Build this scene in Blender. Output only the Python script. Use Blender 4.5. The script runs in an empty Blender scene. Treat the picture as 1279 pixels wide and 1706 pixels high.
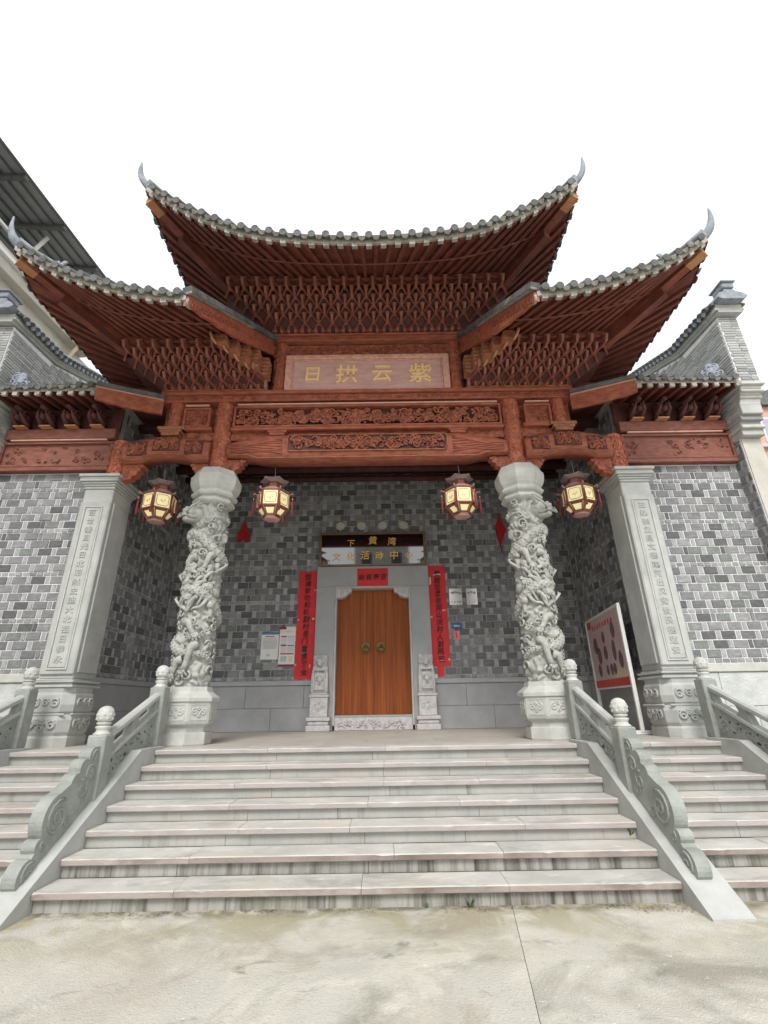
import bpy, bmesh, math, random
from math import sin, cos, pi, radians, sqrt, atan2
from mathutils import Vector, Matrix, noise

rnd = random.Random(7)
scene = bpy.context.scene
COL = scene.collection

# ------------------------------------------------------------------ camera
PITCH, ROLL, YAW = radians(22.15), radians(-0.90), radians(0.22)
fw = Vector((sin(YAW)*cos(PITCH), cos(YAW)*cos(PITCH), sin(PITCH)))
r0 = Vector((cos(YAW), -sin(YAW), 0)); u0 = r0.cross(fw)
rt = r0*cos(ROLL) + u0*sin(ROLL); up = -r0*sin(ROLL) + u0*cos(ROLL)
CAM = Vector((0.2646, -5.10, 1.644))
cd = bpy.data.cameras.new('camera'); cam = bpy.data.objects.new('camera', cd); COL.objects.link(cam)
cam.matrix_world = Matrix(((rt.x, up.x, -fw.x, CAM.x), (rt.y, up.y, -fw.y, CAM.y), (rt.z, up.z, -fw.z, CAM.z), (0, 0, 0, 1)))
cd.sensor_fit = 'HORIZONTAL'; cd.sensor_width = 36; cd.lens = 36*789/1279; cd.clip_start = 0.05; cd.clip_end = 2000
scene.camera = cam

# ------------------------------------------------------------------ overcast sky, soft sun, exposure
SUN_EL, SUN_AZ = radians(47), radians(186)      # azimuth measured from +Y clockwise: behind the camera, a little left
w = bpy.data.worlds.new('World'); scene.world = w; w.use_nodes = True
nt = w.node_tree; nt.nodes.clear()
sky = nt.nodes.new('ShaderNodeTexSky'); sky.sky_type = 'NISHITA'; sky.sun_disc = False
sky.sun_elevation = SUN_EL; sky.sun_rotation = SUN_AZ; sky.air_density = 1.0; sky.dust_density = 6.0; sky.ozone_density = 1.0
hsv = nt.nodes.new('ShaderNodeHueSaturation'); hsv.inputs['Saturation'].default_value = 0.12
mixw = nt.nodes.new('ShaderNodeMix'); mixw.data_type = 'RGBA'; mixw.inputs[0].default_value = 0.75
mixw.inputs[7].default_value = (9.2, 9.35, 9.5, 1)       # even cloud cover
bg = nt.nodes.new('ShaderNodeBackground'); bg.inputs[1].default_value = 0.09
wo = nt.nodes.new('ShaderNodeOutputWorld')
nt.links.new(sky.outputs[0], hsv.inputs['Color']); nt.links.new(hsv.outputs[0], mixw.inputs[6])
nt.links.new(mixw.outputs[2], bg.inputs[0]); nt.links.new(bg.outputs[0], wo.inputs[0])
sl = bpy.data.lights.new('sun', 'SUN'); sl.energy = 1.5; sl.angle = radians(22); sl.color = (1, 0.97, 0.92)
so = bpy.data.objects.new('sun', sl); COL.objects.link(so)
sd = Vector((sin(SUN_AZ)*cos(SUN_EL), cos(SUN_AZ)*cos(SUN_EL), sin(SUN_EL)))
so.rotation_euler = sd.to_track_quat('Z', 'Y').to_euler(); so.location = (0, -10, 25)
vs = scene.view_settings; vs.view_transform = 'Standard'; vs.look = 'None'; vs.gamma = 1; vs.exposure = 0.82; vs.use_curve_mapping = False

# ------------------------------------------------------------------ materials
MATS = {}
def mat(name, col, col2=None, rough=0.7, scale=6.0, bump=0.0, bscale=30.0, metal=0.0, stretch=(1, 1, 1), spec=0.5,
        stain=None, detail=6, contrast=(0.35, 0.65), coat=0.0, emit=0.0, streak=None, vor=0.0, vscale=14.0):
    m = bpy.data.materials.new(name); m.use_nodes = True; n = m.node_tree; ns = n.nodes; L = n.links
    b = ns['Principled BSDF']; b.inputs['Roughness'].default_value = rough; b.inputs['Metallic'].default_value = metal
    b.inputs['Specular IOR Level'].default_value = spec; b.inputs['Coat Weight'].default_value = coat; b.inputs['Coat Roughness'].default_value = 0.04
    c2 = col2 or tuple(x*0.78 for x in col)
    tc = ns.new('ShaderNodeTexCoord'); mp = ns.new('ShaderNodeMapping'); mp.inputs['Scale'].default_value = stretch
    oi = ns.new('ShaderNodeObjectInfo'); sc0 = ns.new('ShaderNodeVectorMath'); sc0.operation = 'SCALE'; sc0.inputs[0].default_value = (13.7, 29.3, 41.9); L.new(oi.outputs['Random'], sc0.inputs['Scale'])
    ad0 = ns.new('ShaderNodeVectorMath'); ad0.operation = 'ADD'; L.new(tc.outputs['Object'], ad0.inputs[0]); L.new(sc0.outputs[0], ad0.inputs[1]); OBJ = ad0.outputs[0]
    L.new(OBJ, mp.inputs[0])
    nz = ns.new('ShaderNodeTexNoise'); nz.inputs['Scale'].default_value = scale; nz.inputs['Detail'].default_value = detail; nz.inputs['Roughness'].default_value = 0.62
    L.new(mp.outputs[0], nz.inputs[0])
    rp = ns.new('ShaderNodeValToRGB'); rp.color_ramp.elements[0].position = contrast[0]; rp.color_ramp.elements[1].position = contrast[1]
    rp.color_ramp.elements[0].color = (*c2, 1); rp.color_ramp.elements[1].color = (*col, 1)
    L.new(nz.outputs[0], rp.inputs[0]); out = rp.outputs[0]
    for st in ([stain] if isinstance(stain, tuple) else (stain or [])):
        scol, ssc, lo, hi, sstr = st
        mp2 = ns.new('ShaderNodeMapping'); mp2.inputs['Scale'].default_value = sstr; mp2.inputs['Location'].default_value = (3.1*ssc, 1.7, 0.4)
        L.new(OBJ, mp2.inputs[0])
        n2 = ns.new('ShaderNodeTexNoise'); n2.inputs['Scale'].default_value = ssc; n2.inputs['Detail'].default_value = 8; n2.inputs['Roughness'].default_value = 0.66
        n2.inputs['Distortion'].default_value = 0.6
        L.new(mp2.outputs[0], n2.inputs[0])
        r2 = ns.new('ShaderNodeValToRGB'); r2.color_ramp.elements[0].position = lo; r2.color_ramp.elements[1].position = hi
        L.new(n2.outputs[0], r2.inputs[0])
        mx = ns.new('ShaderNodeMix'); mx.data_type = 'RGBA'; mx.inputs[7].default_value = (*scol, 1)
        L.new(r2.outputs[0], mx.inputs[0]); L.new(out, mx.inputs[6]); out = mx.outputs[2]
    L.new(out, b.inputs['Base Color'])
    h = None
    if bump:
        bz = ns.new('ShaderNodeTexNoise'); bz.inputs['Scale'].default_value = bscale; bz.inputs['Detail'].default_value = 5
        L.new(mp.outputs[0], bz.inputs[0])
        bn = ns.new('ShaderNodeBump'); bn.inputs['Strength'].default_value = bump; bn.inputs['Distance'].default_value = 0.02
        L.new(bz.outputs[0], bn.inputs['Height']); h = bn.outputs[0]
    if vor:
        vz = ns.new('ShaderNodeTexVoronoi'); vz.feature = 'SMOOTH_F1'; vz.inputs['Scale'].default_value = vscale
        wv = ns.new('ShaderNodeTexNoise'); wv.inputs['Scale'].default_value = vscale*0.5
        ad = ns.new('ShaderNodeVectorMath'); ad.operation = 'ADD'; sc_ = ns.new('ShaderNodeVectorMath'); sc_.operation = 'SCALE'; sc_.inputs['Scale'].default_value = 0.12
        L.new(tc.outputs['Object'], wv.inputs[0]); L.new(wv.outputs['Color'], sc_.inputs[0]); L.new(sc_.outputs[0], ad.inputs[0]); L.new(tc.outputs['Object'], ad.inputs[1])
        L.new(ad.outputs[0], vz.inputs[0])
        bn2 = ns.new('ShaderNodeBump'); bn2.inputs['Strength'].default_value = vor; bn2.inputs['Distance'].default_value = 0.06
        L.new(vz.outputs[0], bn2.inputs['Height'])
        if h: L.new(h, bn2.inputs['Normal'])
        h = bn2.outputs[0]
    if h: L.new(h, b.inputs['Normal'])
    if emit:
        L.new(out, b.inputs['Emission Color']); b.inputs['Emission Strength'].default_value = emit
    MATS[name] = m; return m

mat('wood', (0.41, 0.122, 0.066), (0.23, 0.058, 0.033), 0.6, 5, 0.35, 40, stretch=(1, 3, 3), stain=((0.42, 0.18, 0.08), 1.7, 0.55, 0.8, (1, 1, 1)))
mat('wood_v', (0.52, 0.168, 0.09), (0.32, 0.086, 0.046), 0.55, 5, 0.35, 40, stretch=(4, 4, 1), vor=0.55, vscale=9)
mat('wood_carved', (0.42, 0.132, 0.072), (0.20, 0.054, 0.032), 0.6, 9, 0.3, 40, vor=0.7, vscale=11)
mat('wood_brown', (0.27, 0.098, 0.066), (0.16, 0.052, 0.036), 0.65, 6, 0.3, 40, stretch=(1, 3, 3))
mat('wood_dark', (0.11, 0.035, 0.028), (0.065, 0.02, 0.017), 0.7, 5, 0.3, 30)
mat('wood_soffit', (0.22, 0.066, 0.044), (0.12, 0.036, 0.026), 0.65, 3, 0.3, 30)
mat('wood_bracket_lit', (0.34, 0.14, 0.10), (0.22, 0.08, 0.058), 0.6, 4, 0.2, 30)  # lit copy of the bracket wood for forward-facing noses and teeth
mat('wood_bracket', (0.28, 0.078, 0.046), (0.14, 0.04, 0.027), 0.6, 4, 0.2, 30)
mat('wood_light', (0.52, 0.25, 0.12), (0.4, 0.17, 0.08), 0.6, 5, 0.2, 40)
mat('wood_gold', (0.40, 0.165, 0.085), (0.24, 0.085, 0.043), 0.6, 8, 0.3, 40)
mat('wood_strip', (0.72, 0.42, 0.34), (0.6, 0.32, 0.25), 0.5, 5)
mat('board_face', (0.68, 0.44, 0.40), (0.56, 0.33, 0.30), 0.3, 3, 0.1, 30, stretch=(1, 1, 4), coat=0.3)  # sky sheen of the glossy board lifted into its base colour
mat('board_frame', (0.78, 0.46, 0.36), (0.58, 0.29, 0.22), 0.5, 14, 0.3, 60, vor=0.3, vscale=24)  # frame colour raised along with the board's painted sheen
mat('gold', (0.95, 0.70, 0.36), (0.88, 0.58, 0.26), 0.45, 20)
mat('gold_letter', (0.8, 0.5, 0.12), (0.66, 0.38, 0.08), 0.38, 20, metal=0.4)
mat('stone', (0.47, 0.48, 0.46), (0.375, 0.39, 0.375), 0.75, 3, 0.25, 90, stain=((0.3, 0.31, 0.29), 1.1, 0.55, 0.8, (1, 1, 1)))
mat('stone_green', (0.335, 0.355, 0.33), (0.245, 0.262, 0.243), 0.75, 4, 0.3, 90, stain=((0.24, 0.26, 0.235), 1.6, 0.52, 0.78, (1, 1, 1)), vor=0.1, vscale=26)
mat('stone_pale', (0.54, 0.545, 0.515), (0.43, 0.44, 0.415), 0.75, 5, 0.3, 70, stain=((0.46, 0.46, 0.425), 2.0, 0.5, 0.85, (1, 1, 1)))
mat('stone_carved', (0.45, 0.45, 0.42), (0.30, 0.305, 0.285), 0.75, 9, 0.5, 35, stain=((0.5, 0.42, 0.38), 1.3, 0.62, 0.85, (1, 1, 1)))
mat('stone_door', (0.40, 0.41, 0.42), (0.35, 0.36, 0.37), 0.7, 3, 0.15, 120)
mat('stone_guard', (0.62, 0.605, 0.60), (0.47, 0.455, 0.455), 0.75, 12, 0.5, 45, vor=0.12, vscale=22)
mat('dado', (0.36, 0.365, 0.375), (0.30, 0.305, 0.315), 0.5, 2.5, 0.08, 120)
mat('dado_pale', (0.56, 0.575, 0.57), (0.44, 0.455, 0.45), 0.8, 5, 0.5, 24)
mat('floor', (0.50, 0.46, 0.40), (0.41, 0.385, 0.35), 0.55, 1.8, 0.1, 60)
mat('tread', (0.56, 0.55, 0.515), (0.43, 0.425, 0.40), 0.8, 2.2, 0.25, 80, stain=[((0.58, 0.52, 0.42), 0.9, 0.5, 0.75, (1, 1, 1)), ((0.25, 0.245, 0.23), 2.6, 0.50, 0.76, (0.4, 1, 1)), ((0.72, 0.71, 0.68), 5.0, 0.58, 0.75, (0.5, 1, 1))])
mat('riser', (0.42, 0.425, 0.40), (0.34, 0.345, 0.325), 0.8, 2.2, 0.25, 80, stretch=(1, 1, .25), stain=[((0.17, 0.16, 0.14), 5.0, 0.56, 0.8, (1.6, 1, 0.12)), ((0.45, 0.39, 0.35), 1.2, 0.5, 0.8, (1, 1, 1))])
mat('riser_low', (0.41, 0.40, 0.37), (0.32, 0.315, 0.29), 0.85, 2.2, 0.25, 80, stretch=(1, 1, .25), stain=[((0.085, 0.08, 0.065), 5.0, 0.44, 0.66, (1.7, 1, 0.1)), ((0.15, 0.16, 0.1), 1.3, 0.55, 0.8, (1, 1, 1))])
mat('tread_pink', (0.45, 0.41, 0.395), (0.35, 0.325, 0.315), 0.8, 3, 0.2, 80, stretch=(.3, 1, 1), stain=((0.29, 0.235, 0.215), 3.0, 0.5, 0.8, (0.5, 1, 1)))
mat('nosing_dark', (0.40, 0.35, 0.32), (0.27, 0.23, 0.205), 0.85, 3, 0.2, 80, stretch=(.3, 1, 1), stain=((0.16, 0.125, 0.105), 2.2, 0.45, 0.72, (0.6, 1, 1)))
TONES = [(0.105, 0.107, 0.112), (0.145, 0.148, 0.155), (0.185, 0.188, 0.195), (0.225, 0.225, 0.235), (0.26, 0.265, 0.265), (0.175, 0.19, 0.18), (0.19, 0.19, 0.20), (0.31, 0.315, 0.32)]
for i, c in enumerate(TONES):
    mat('brick%d' % i, tuple(x*1.42 for x in c), tuple(x*0.94 for x in c), 0.88, 5, 0.45, 55, stretch=(.5, 1, 1.6), stain=[((min(1, c[0]*2.3), min(1, c[1]*2.3), min(1, c[2]*2.35)), 1.9, 0.52, 0.86, (1, 1, 1)), (tuple(x*.55 for x in c), 1.3, 0.58, 0.85, (1, 1, 1))])
mat('mortar', (0.84, 0.84, 0.85), (0.70, 0.70, 0.71), 0.9, 9, 0.3, 50)
mat('mortar_shaded', (0.56, 0.56, 0.55), (0.40, 0.40, 0.39), 0.9, 9, 0.3, 50)  # porch copy of the mortar, the porch's dimness put into its colour
mat('brick_wall_pale', (0.42, 0.43, 0.42), (0.33, 0.34, 0.335), 0.9, 6, 0.4, 40, stain=((0.5, 0.45, 0.33), 0.9, 0.58, 0.8, (1, 1, 3)))
mat('brick_wall_pale2', (0.50, 0.51, 0.50), (0.42, 0.43, 0.425), 0.9, 6, 0.4, 40)
mat('brick_wall_pale3', (0.33, 0.345, 0.35), (0.26, 0.27, 0.275), 0.9, 6, 0.4, 40)
mat('tile', (0.15, 0.16, 0.16), (0.075, 0.08, 0.08), 0.8, 7, 0.4, 40, stain=((0.34, 0.35, 0.31), 3.0, 0.58, 0.8, (1, 1, 1)))
mat('tile_mid', (0.33, 0.315, 0.28), (0.17, 0.16, 0.145), 0.85, 8, 0.4, 40)
mat('tile_pale', (0.47, 0.435, 0.38), (0.23, 0.215, 0.19), 0.85, 8, 0.4, 40, stain=((0.2, 0.19, 0.17), 5.0, 0.58, 0.8, (1, 1, 1)))
mat('ridge', (0.30, 0.335, 0.38), (0.19, 0.215, 0.25), 0.7, 7, 0.4, 40)
mat('ornament', (0.33, 0.36, 0.42), (0.20, 0.225, 0.27), 0.7, 9, 0.4, 40)
mat('door_wood', (0.37, 0.105, 0.028), (0.20, 0.05, 0.014), 0.55, 5.5, 0.1, 30, stretch=(2.2, 1, 0.09), spec=0.2, detail=4, contrast=(0.3, 0.7))
mat('bronze', (0.24, 0.17, 0.06), (0.12, 0.085, 0.03), 0.45, 20, 0.3, 60, metal=0.7)
mat('red_paper', (0.70, 0.026, 0.032), (0.60, 0.018, 0.024), 0.6, 3, 0.15, 12)
mat('red_paper_back', (0.78, 0.6, 0.56), (0.7, 0.5, 0.47), 0.7, 3)
mat('red_cloth', (0.50, 0.012, 0.02), (0.36, 0.008, 0.014), 0.8, 6, 0.2, 30)
mat('ink', (0.045, 0.012, 0.012), (0.03, 0.01, 0.01), 0.6)
mat('black_lacquer', (0.006, 0.006, 0.009), (0.004, 0.004, 0.006), 0.04, spec=0.6, coat=0.6)
MATS['black_lacquer'].node_tree.nodes['Principled BSDF'].inputs['IOR'].default_value = 2.0
MATS['black_lacquer'].node_tree.nodes['Principled BSDF'].inputs['Coat IOR'].default_value = 1.7
MATS['black_lacquer'].node_tree.nodes['Principled BSDF'].inputs['Coat Weight'].default_value = 1.0
mat('frame_gilt', (0.22, 0.14, 0.07), (0.13, 0.08, 0.035), 0.35, 10, metal=0.3)
mat('hex_wood', (0.62, 0.62, 0.55), (0.48, 0.48, 0.42), 0.8, 8)
mat('white_paper', (0.78, 0.78, 0.76), (0.72, 0.72, 0.7), 0.5)
mat('print_blue', (0.05, 0.26, 0.5), None, 0.5); mat('print_red', (0.55, 0.06, 0.08), None, 0.5); mat('print_grey', (0.42, 0.44, 0.45), None, 0.6)
mat('print_lilac', (0.55, 0.5, 0.66), None, 0.5); mat('print_wine', (0.30, 0.02, 0.08), None, 0.5); mat('print_cream', (0.8, 0.72, 0.55), None, 0.5); mat('print_green', (0.52, 0.6, 0.54), None, 0.5)
mat('steel', (0.62, 0.60, 0.58), (0.55, 0.53, 0.51), 0.22, 4, metal=0.9)
mat('pink_tag', (0.85, 0.24, 0.27), None, 0.5)
mat('plate_blue', (0.03, 0.14, 0.34), None, 0.35)
mat('lantern_wood', (0.27, 0.10, 0.065), (0.15, 0.05, 0.035), 0.4, 8)
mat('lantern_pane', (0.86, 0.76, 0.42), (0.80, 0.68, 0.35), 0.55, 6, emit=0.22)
mat('lantern_line', (0.20, 0.10, 0.04), None, 0.6)
mat('lantern_pink', (0.62, 0.36, 0.33), (0.5, 0.26, 0.24), 0.5, 6)
mat('tassel', (0.30, 0.05, 0.04), (0.2, 0.03, 0.028), 0.8, 30)
mat('cap_metal', (0.40, 0.33, 0.33), (0.28, 0.22, 0.22), 0.5, 6)
mat('white_frame', (0.74, 0.74, 0.73), (0.68, 0.68, 0.67), 0.4)
mat('poster_pink', (0.62, 0.47, 0.47), (0.56, 0.40, 0.41), 0.45, 1.5)
mat('poster_red', (0.62, 0.05, 0.03), (0.55, 0.03, 0.02), 0.4, 3)
mat('poster_cream', (0.7, 0.6, 0.42), None, 0.5)
mat('photo_dark', (0.10, 0.06, 0.055), (0.24, 0.15, 0.13), 0.4, 14, contrast=(.4, .6))
mat('concrete', (0.575, 0.555, 0.495), (0.42, 0.41, 0.365), 0.85, 0.9, 0.5, 70, contrast=(0.3, 0.7), detail=10,
    stain=[((0.60, 0.58, 0.51), 1.6, 0.50, 0.70, (1, 1, 1)), ((0.30, 0.29, 0.245), 0.75, 0.53, 0.66, (1, 1.2, 1)), ((0.22, 0.215, 0.185), 2.3, 0.60, 0.72, (1, 2, 1)), ((0.30, 0.295, 0.265), 38.0, 0.60, 0.72, (1, 1, 1)), ((0.74, 0.72, 0.66), 24.0, 0.62, 0.72, (1, 1, 1)), ((0.40, 0.33, 0.27), 0.5, 0.55, 0.8, (1, 1, 1))])
def dirt_band():
    m = MATS['concrete']; n = m.node_tree; ns = n.nodes; L = n.links; b = ns['Principled BSDF']; src = b.inputs['Base Color'].links[0].from_socket
    tc = ns.new('ShaderNodeTexCoord'); sp = ns.new('ShaderNodeSeparateXYZ'); L.new(tc.outputs['Object'], sp.inputs[0])
    def noise_(scale, dist, rough, loc):
        mp = ns.new('ShaderNodeMapping'); mp.inputs['Location'].default_value = loc; L.new(tc.outputs['Object'], mp.inputs[0])
        z = ns.new('ShaderNodeTexNoise'); z.inputs['Scale'].default_value = scale; z.inputs['Detail'].default_value = 8; z.inputs['Roughness'].default_value = rough; z.inputs['Distortion'].default_value = dist; L.new(mp.outputs[0], z.inputs[0]); return z.outputs[0]
    def rng(sock, a, b_, c=0.0, d=1.0):
        r = ns.new('ShaderNodeMapRange'); r.inputs[1].default_value = a; r.inputs[2].default_value = b_; r.inputs[3].default_value = c; r.inputs[4].default_value = d; L.new(sock, r.inputs[0]); return r.outputs[0]
    def mul(a, b_):
        k = ns.new('ShaderNodeMath'); k.operation = 'MULTIPLY'; L.new(a, k.inputs[0]); L.new(b_, k.inputs[1]); return k.outputs[0]
    def mix(fac, col, base):
        x = ns.new('ShaderNodeMix'); x.data_type = 'RGBA'; x.inputs[7].default_value = (*col, 1); L.new(fac, x.inputs[0]); L.new(base, x.inputs[6]); return x.outputs[2]
    near = rng(sp.outputs['Y'], -1.1, -.1); edge = rng(sp.outputs['Y'], -.16, .0)
    out = mix(mul(near, rng(noise_(1.6, 1.2, .55, (3, 8, 0)), .40, .60, 0, .85)), (0.33, 0.295, 0.185), src)
    out = mix(mul(near, rng(noise_(2.1, 1.1, .68, (1, 2, 0)), .52, .66, 0, .6)), (0.66, 0.63, 0.54), out)
    out = mix(mul(edge, rng(noise_(6, .5, .6, (5, 5, 0)), .38, .6, 0, .9)), (0.13, 0.12, 0.08), out)
    out = mix(rng(noise_(9.0, .3, .75, (2, 9, 0)), .60, .74, 0, .45), (0.25, 0.24, 0.20), out)
    out = mix(rng(noise_(1.1, .8, .7, (7, 3, 0)), .58, .68, 0, .6), (0.34, 0.285, 0.23), out)
    L.new(out, b.inputs['Base Color'])
dirt_band()
mat('earth', (0.10, 0.09, 0.07), None, 0.95)
mat('leaf', (0.08, 0.16, 0.03), (0.05, 0.1, 0.02), 0.6)
mat('leaf_dry', (0.34, 0.22, 0.08), (0.24, 0.14, 0.05), 0.7)
mat('moss', (0.07, 0.09, 0.035), (0.04, 0.05, 0.02), 0.95, 20)
mat('plaster', (0.55, 0.53, 0.48), (0.44, 0.42, 0.38), 0.9, 2, 0.2, 20, stain=((0.36, 0.345, 0.31), 1.2, 0.55, 0.8, (1, 1, .3)))
mat('sheet', (0.26, 0.275, 0.285), (0.21, 0.22, 0.23), 0.5, 2)
mat('sheet_dark', (0.10, 0.105, 0.11), None, 0.6)
mat('pipe', (0.62, 0.55, 0.43), (0.54, 0.47, 0.36), 0.5, 6)
mat('glass_dark', (0.05, 0.06, 0.07), None, 0.12)
mat('paint_coral', (0.62, 0.34, 0.27), (0.55, 0.28, 0.22), 0.8, 3); mat('paint_violet', (0.42, 0.40, 0.5), None, 0.8)

# ------------------------------------------------------------------ mesh builder
class MB:
    def __init__(s): s.v = []; s.f = []; s.m = []; s.sm = []
    def add(s, vs, fs, mi=0, smooth=False):
        o = len(s.v); s.v += [tuple(p) for p in vs]
        for f in fs: s.f.append(tuple(o+i for i in f)); s.m.append(mi); s.sm.append(smooth)
    def box(s, x0, x1, y0, y1, z0, z1, mi=0):
        s.add([(x0, y0, z0), (x1, y0, z0), (x1, y1, z0), (x0, y1, z0), (x0, y0, z1), (x1, y0, z1), (x1, y1, z1), (x0, y1, z1)],
              [(0, 3, 2, 1), (4, 5, 6, 7), (0, 1, 5, 4), (1, 2, 6, 5), (2, 3, 7, 6), (3, 0, 4, 7)], mi)
    def bev(s, x0, x1, y0, y1, z0, z1, b=0.01, mi=0):
        # box with chamfered vertical and horizontal edges (three stacked octagon-ish rings)
        def ring(i, z): return [(x0+i, y0+b, z), (x0+b, y0+i, z), (x1-b, y0+i, z), (x1-i, y0+b, z), (x1-i, y1-b, z), (x1-b, y1-i, z), (x0+b, y1-i, z), (x0+i, y1-b, z)]
        R = [ring(b*.9, z0), ring(0, z0+b), ring(0, z1-b), ring(b*.9, z1)]
        s.loft(R, True, mi, False)
    def bar(s, a, b, wd, ht, mi=0, upv=(0, 0, 1)):
        a = Vector(a); b = Vector(b); d = (b-a).normalized(); sx = d.cross(Vector(upv)); 
        if sx.length < 1e-5: sx = Vector((1, 0, 0))
        sx.normalize(); uz = sx.cross(d); X = sx*wd/2; Z = uz*ht/2
        s.add([a-X-Z, a+X-Z, a+X+Z, a-X+Z, b-X-Z, b+X-Z, b+X+Z, b-X+Z], [(0, 1, 2, 3), (7, 6, 5, 4), (0, 4, 5, 1), (1, 5, 6, 2), (2, 6, 7, 3), (3, 7, 4, 0)], mi)
    def loft(s, rings, caps=True, mi=0, smooth=True, closed=True):
        n = len(rings[0]); vs = [p for r in rings for p in r]; fs = []
        for i in range(len(rings)-1):
            for j in range(n if closed else n-1):
                k = (j+1) % n; fs.append((i*n+j, i*n+k, (i+1)*n+k, (i+1)*n+j))
        s.add(vs, fs, mi, smooth)
        if caps and closed:
            o = len(s.v)-len(vs); s.f.append(tuple(o+j for j in range(n))[::-1]); s.m.append(mi); s.sm.append(False)
            s.f.append(tuple(o+(len(rings)-1)*n+j for j in range(n))); s.m.append(mi); s.sm.append(False)
    def tube(s, path, rad, n=6, mi=0, flat=1.0, caps=True, smooth=True):
        P = [Vector(p) for p in path]; rings = []; ref = None
        for i, p in enumerate(P):
            d = (P[min(i+1, len(P)-1)]-P[max(i-1, 0)])
            if d.length < 1e-9: d = Vector((0, 0, 1))
            d.normalize()
            if ref is None:
                ref = d.cross(Vector((0.3, 1, 0.2)))
                if ref.length < 1e-3: ref = d.cross(Vector((1, 0, 0)))
            ref = (ref-d*ref.dot(d)).normalized(); b = d.cross(ref)
            r = rad[i] if isinstance(rad, (list, tuple)) else rad
            rings.append([p+ref*(r*cos(2*pi*k/n))+b*(r*flat*sin(2*pi*k/n)) for k in range(n)])
        s.loft(rings, caps, mi, smooth)
    def lathe(s, prof, n=16, c=(0, 0, 0), rot=0.0, mi=0, smooth=True, sx=1, sy=1):
        s.loft([[(c[0]+sx*r*cos(rot+2*pi*k/n), c[1]+sy*r*sin(rot+2*pi*k/n), c[2]+z) for k in range(n)] for r, z in prof], True, mi, smooth)
    def ell(s, c, r, nu=10, nv=7, M=None, mi=0):
        c = Vector(c); rings = []
        for j in range(nv+1):
            th = pi*(j+0.02)/(nv+0.04); ring = []
            for k in range(nu):
                ph = 2*pi*k/nu; p = Vector((r[0]*sin(th)*cos(ph), r[1]*sin(th)*sin(ph), r[2]*cos(th)))
                if M: p = M @ p
                ring.append(c+p)
            rings.append(ring)
        s.loft(rings, True, mi, True)
    def prism(s, poly, f0, f1, mi=0):
        # poly: 2D points; f0,f1: functions (a,b)->3D for both faces
        n = len(poly); vs = [f0(*p) for p in poly]+[f1(*p) for p in poly]
        s.add(vs, [tuple(range(n))[::-1], tuple(range(n, 2*n))]+[(i, (i+1) % n, n+(i+1) % n, n+i) for i in range(n)], mi)
    def grid(s, fn, nu, nv, mi=0, smooth=True):
        vs = [fn(i/nu, j/nv) for j in range(nv+1) for i in range(nu+1)]
        s.add(vs, [(j*(nu+1)+i, j*(nu+1)+i+1, (j+1)*(nu+1)+i+1, (j+1)*(nu+1)+i) for j in range(nv) for i in range(nu)], mi, smooth)
    def mesh(s, name, mats):
        me = bpy.data.meshes.new(name); me.from_pydata(s.v, [], s.f)
        for mm in (mats if isinstance(mats, (list, tuple)) else [mats]): me.materials.append(MATS[mm])
        me.polygons.foreach_set('material_index', s.m); me.polygons.foreach_set('use_smooth', s.sm); me.update()
        return me
    def build(s, name, mats, parent=None):
        o = bpy.data.objects.new(name, s.mesh(name, mats)); COL.objects.link(o)
        if parent is not None: child(o, parent)
        return o

def wloc(o):
    v = Vector(o.location)
    return v if o.parent is None else v + wloc(o.parent) + o.matrix_parent_inverse.translation
def child(o, p):
    o.parent = p; o.matrix_parent_inverse = Matrix.Translation(-wloc(p))
def tag(o, label, cat, group=None):
    o['label'] = label; o['category'] = cat
    if group: o['group'] = group
    return o
def thing(name, label, cat, loc=(0, 0, 0), group=None):
    o = bpy.data.objects.new(name, None); COL.objects.link(o); o.location = loc; o.empty_display_size = 0.1
    return tag(o, label, cat, group)
def inst(name, me, parent, loc, rot=(0, 0, 0), scale=(1, 1, 1)):
    o = bpy.data.objects.new(name, me); COL.objects.link(o); o.location = loc; o.rotation_euler = rot; o.scale = scale
    child(o, parent); return o
def copy_tree(root, loc, label, group=None, rotz=None):
    def cp(o, par):
        c = o.copy(); COL.objects.link(c)
        if par is not None: c.parent = par
        for ch in o.children: cp(ch, c)
        return c
    r = cp(root, None); r.location = loc; r['label'] = label
    if rotz is not None: r.rotation_euler[2] = rotz
    if group: r['group'] = group
    return r
def lerp(a, b, t): return a+(b-a)*t
def interp(tab, x):
    if x <= tab[0][0]: return tab[0][1]
    for (a, b), (c, d) in zip(tab, tab[1:]):
        if x <= c: return lerp(b, d, (x-a)/(c-a))
    return tab[-1][1]

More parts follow.
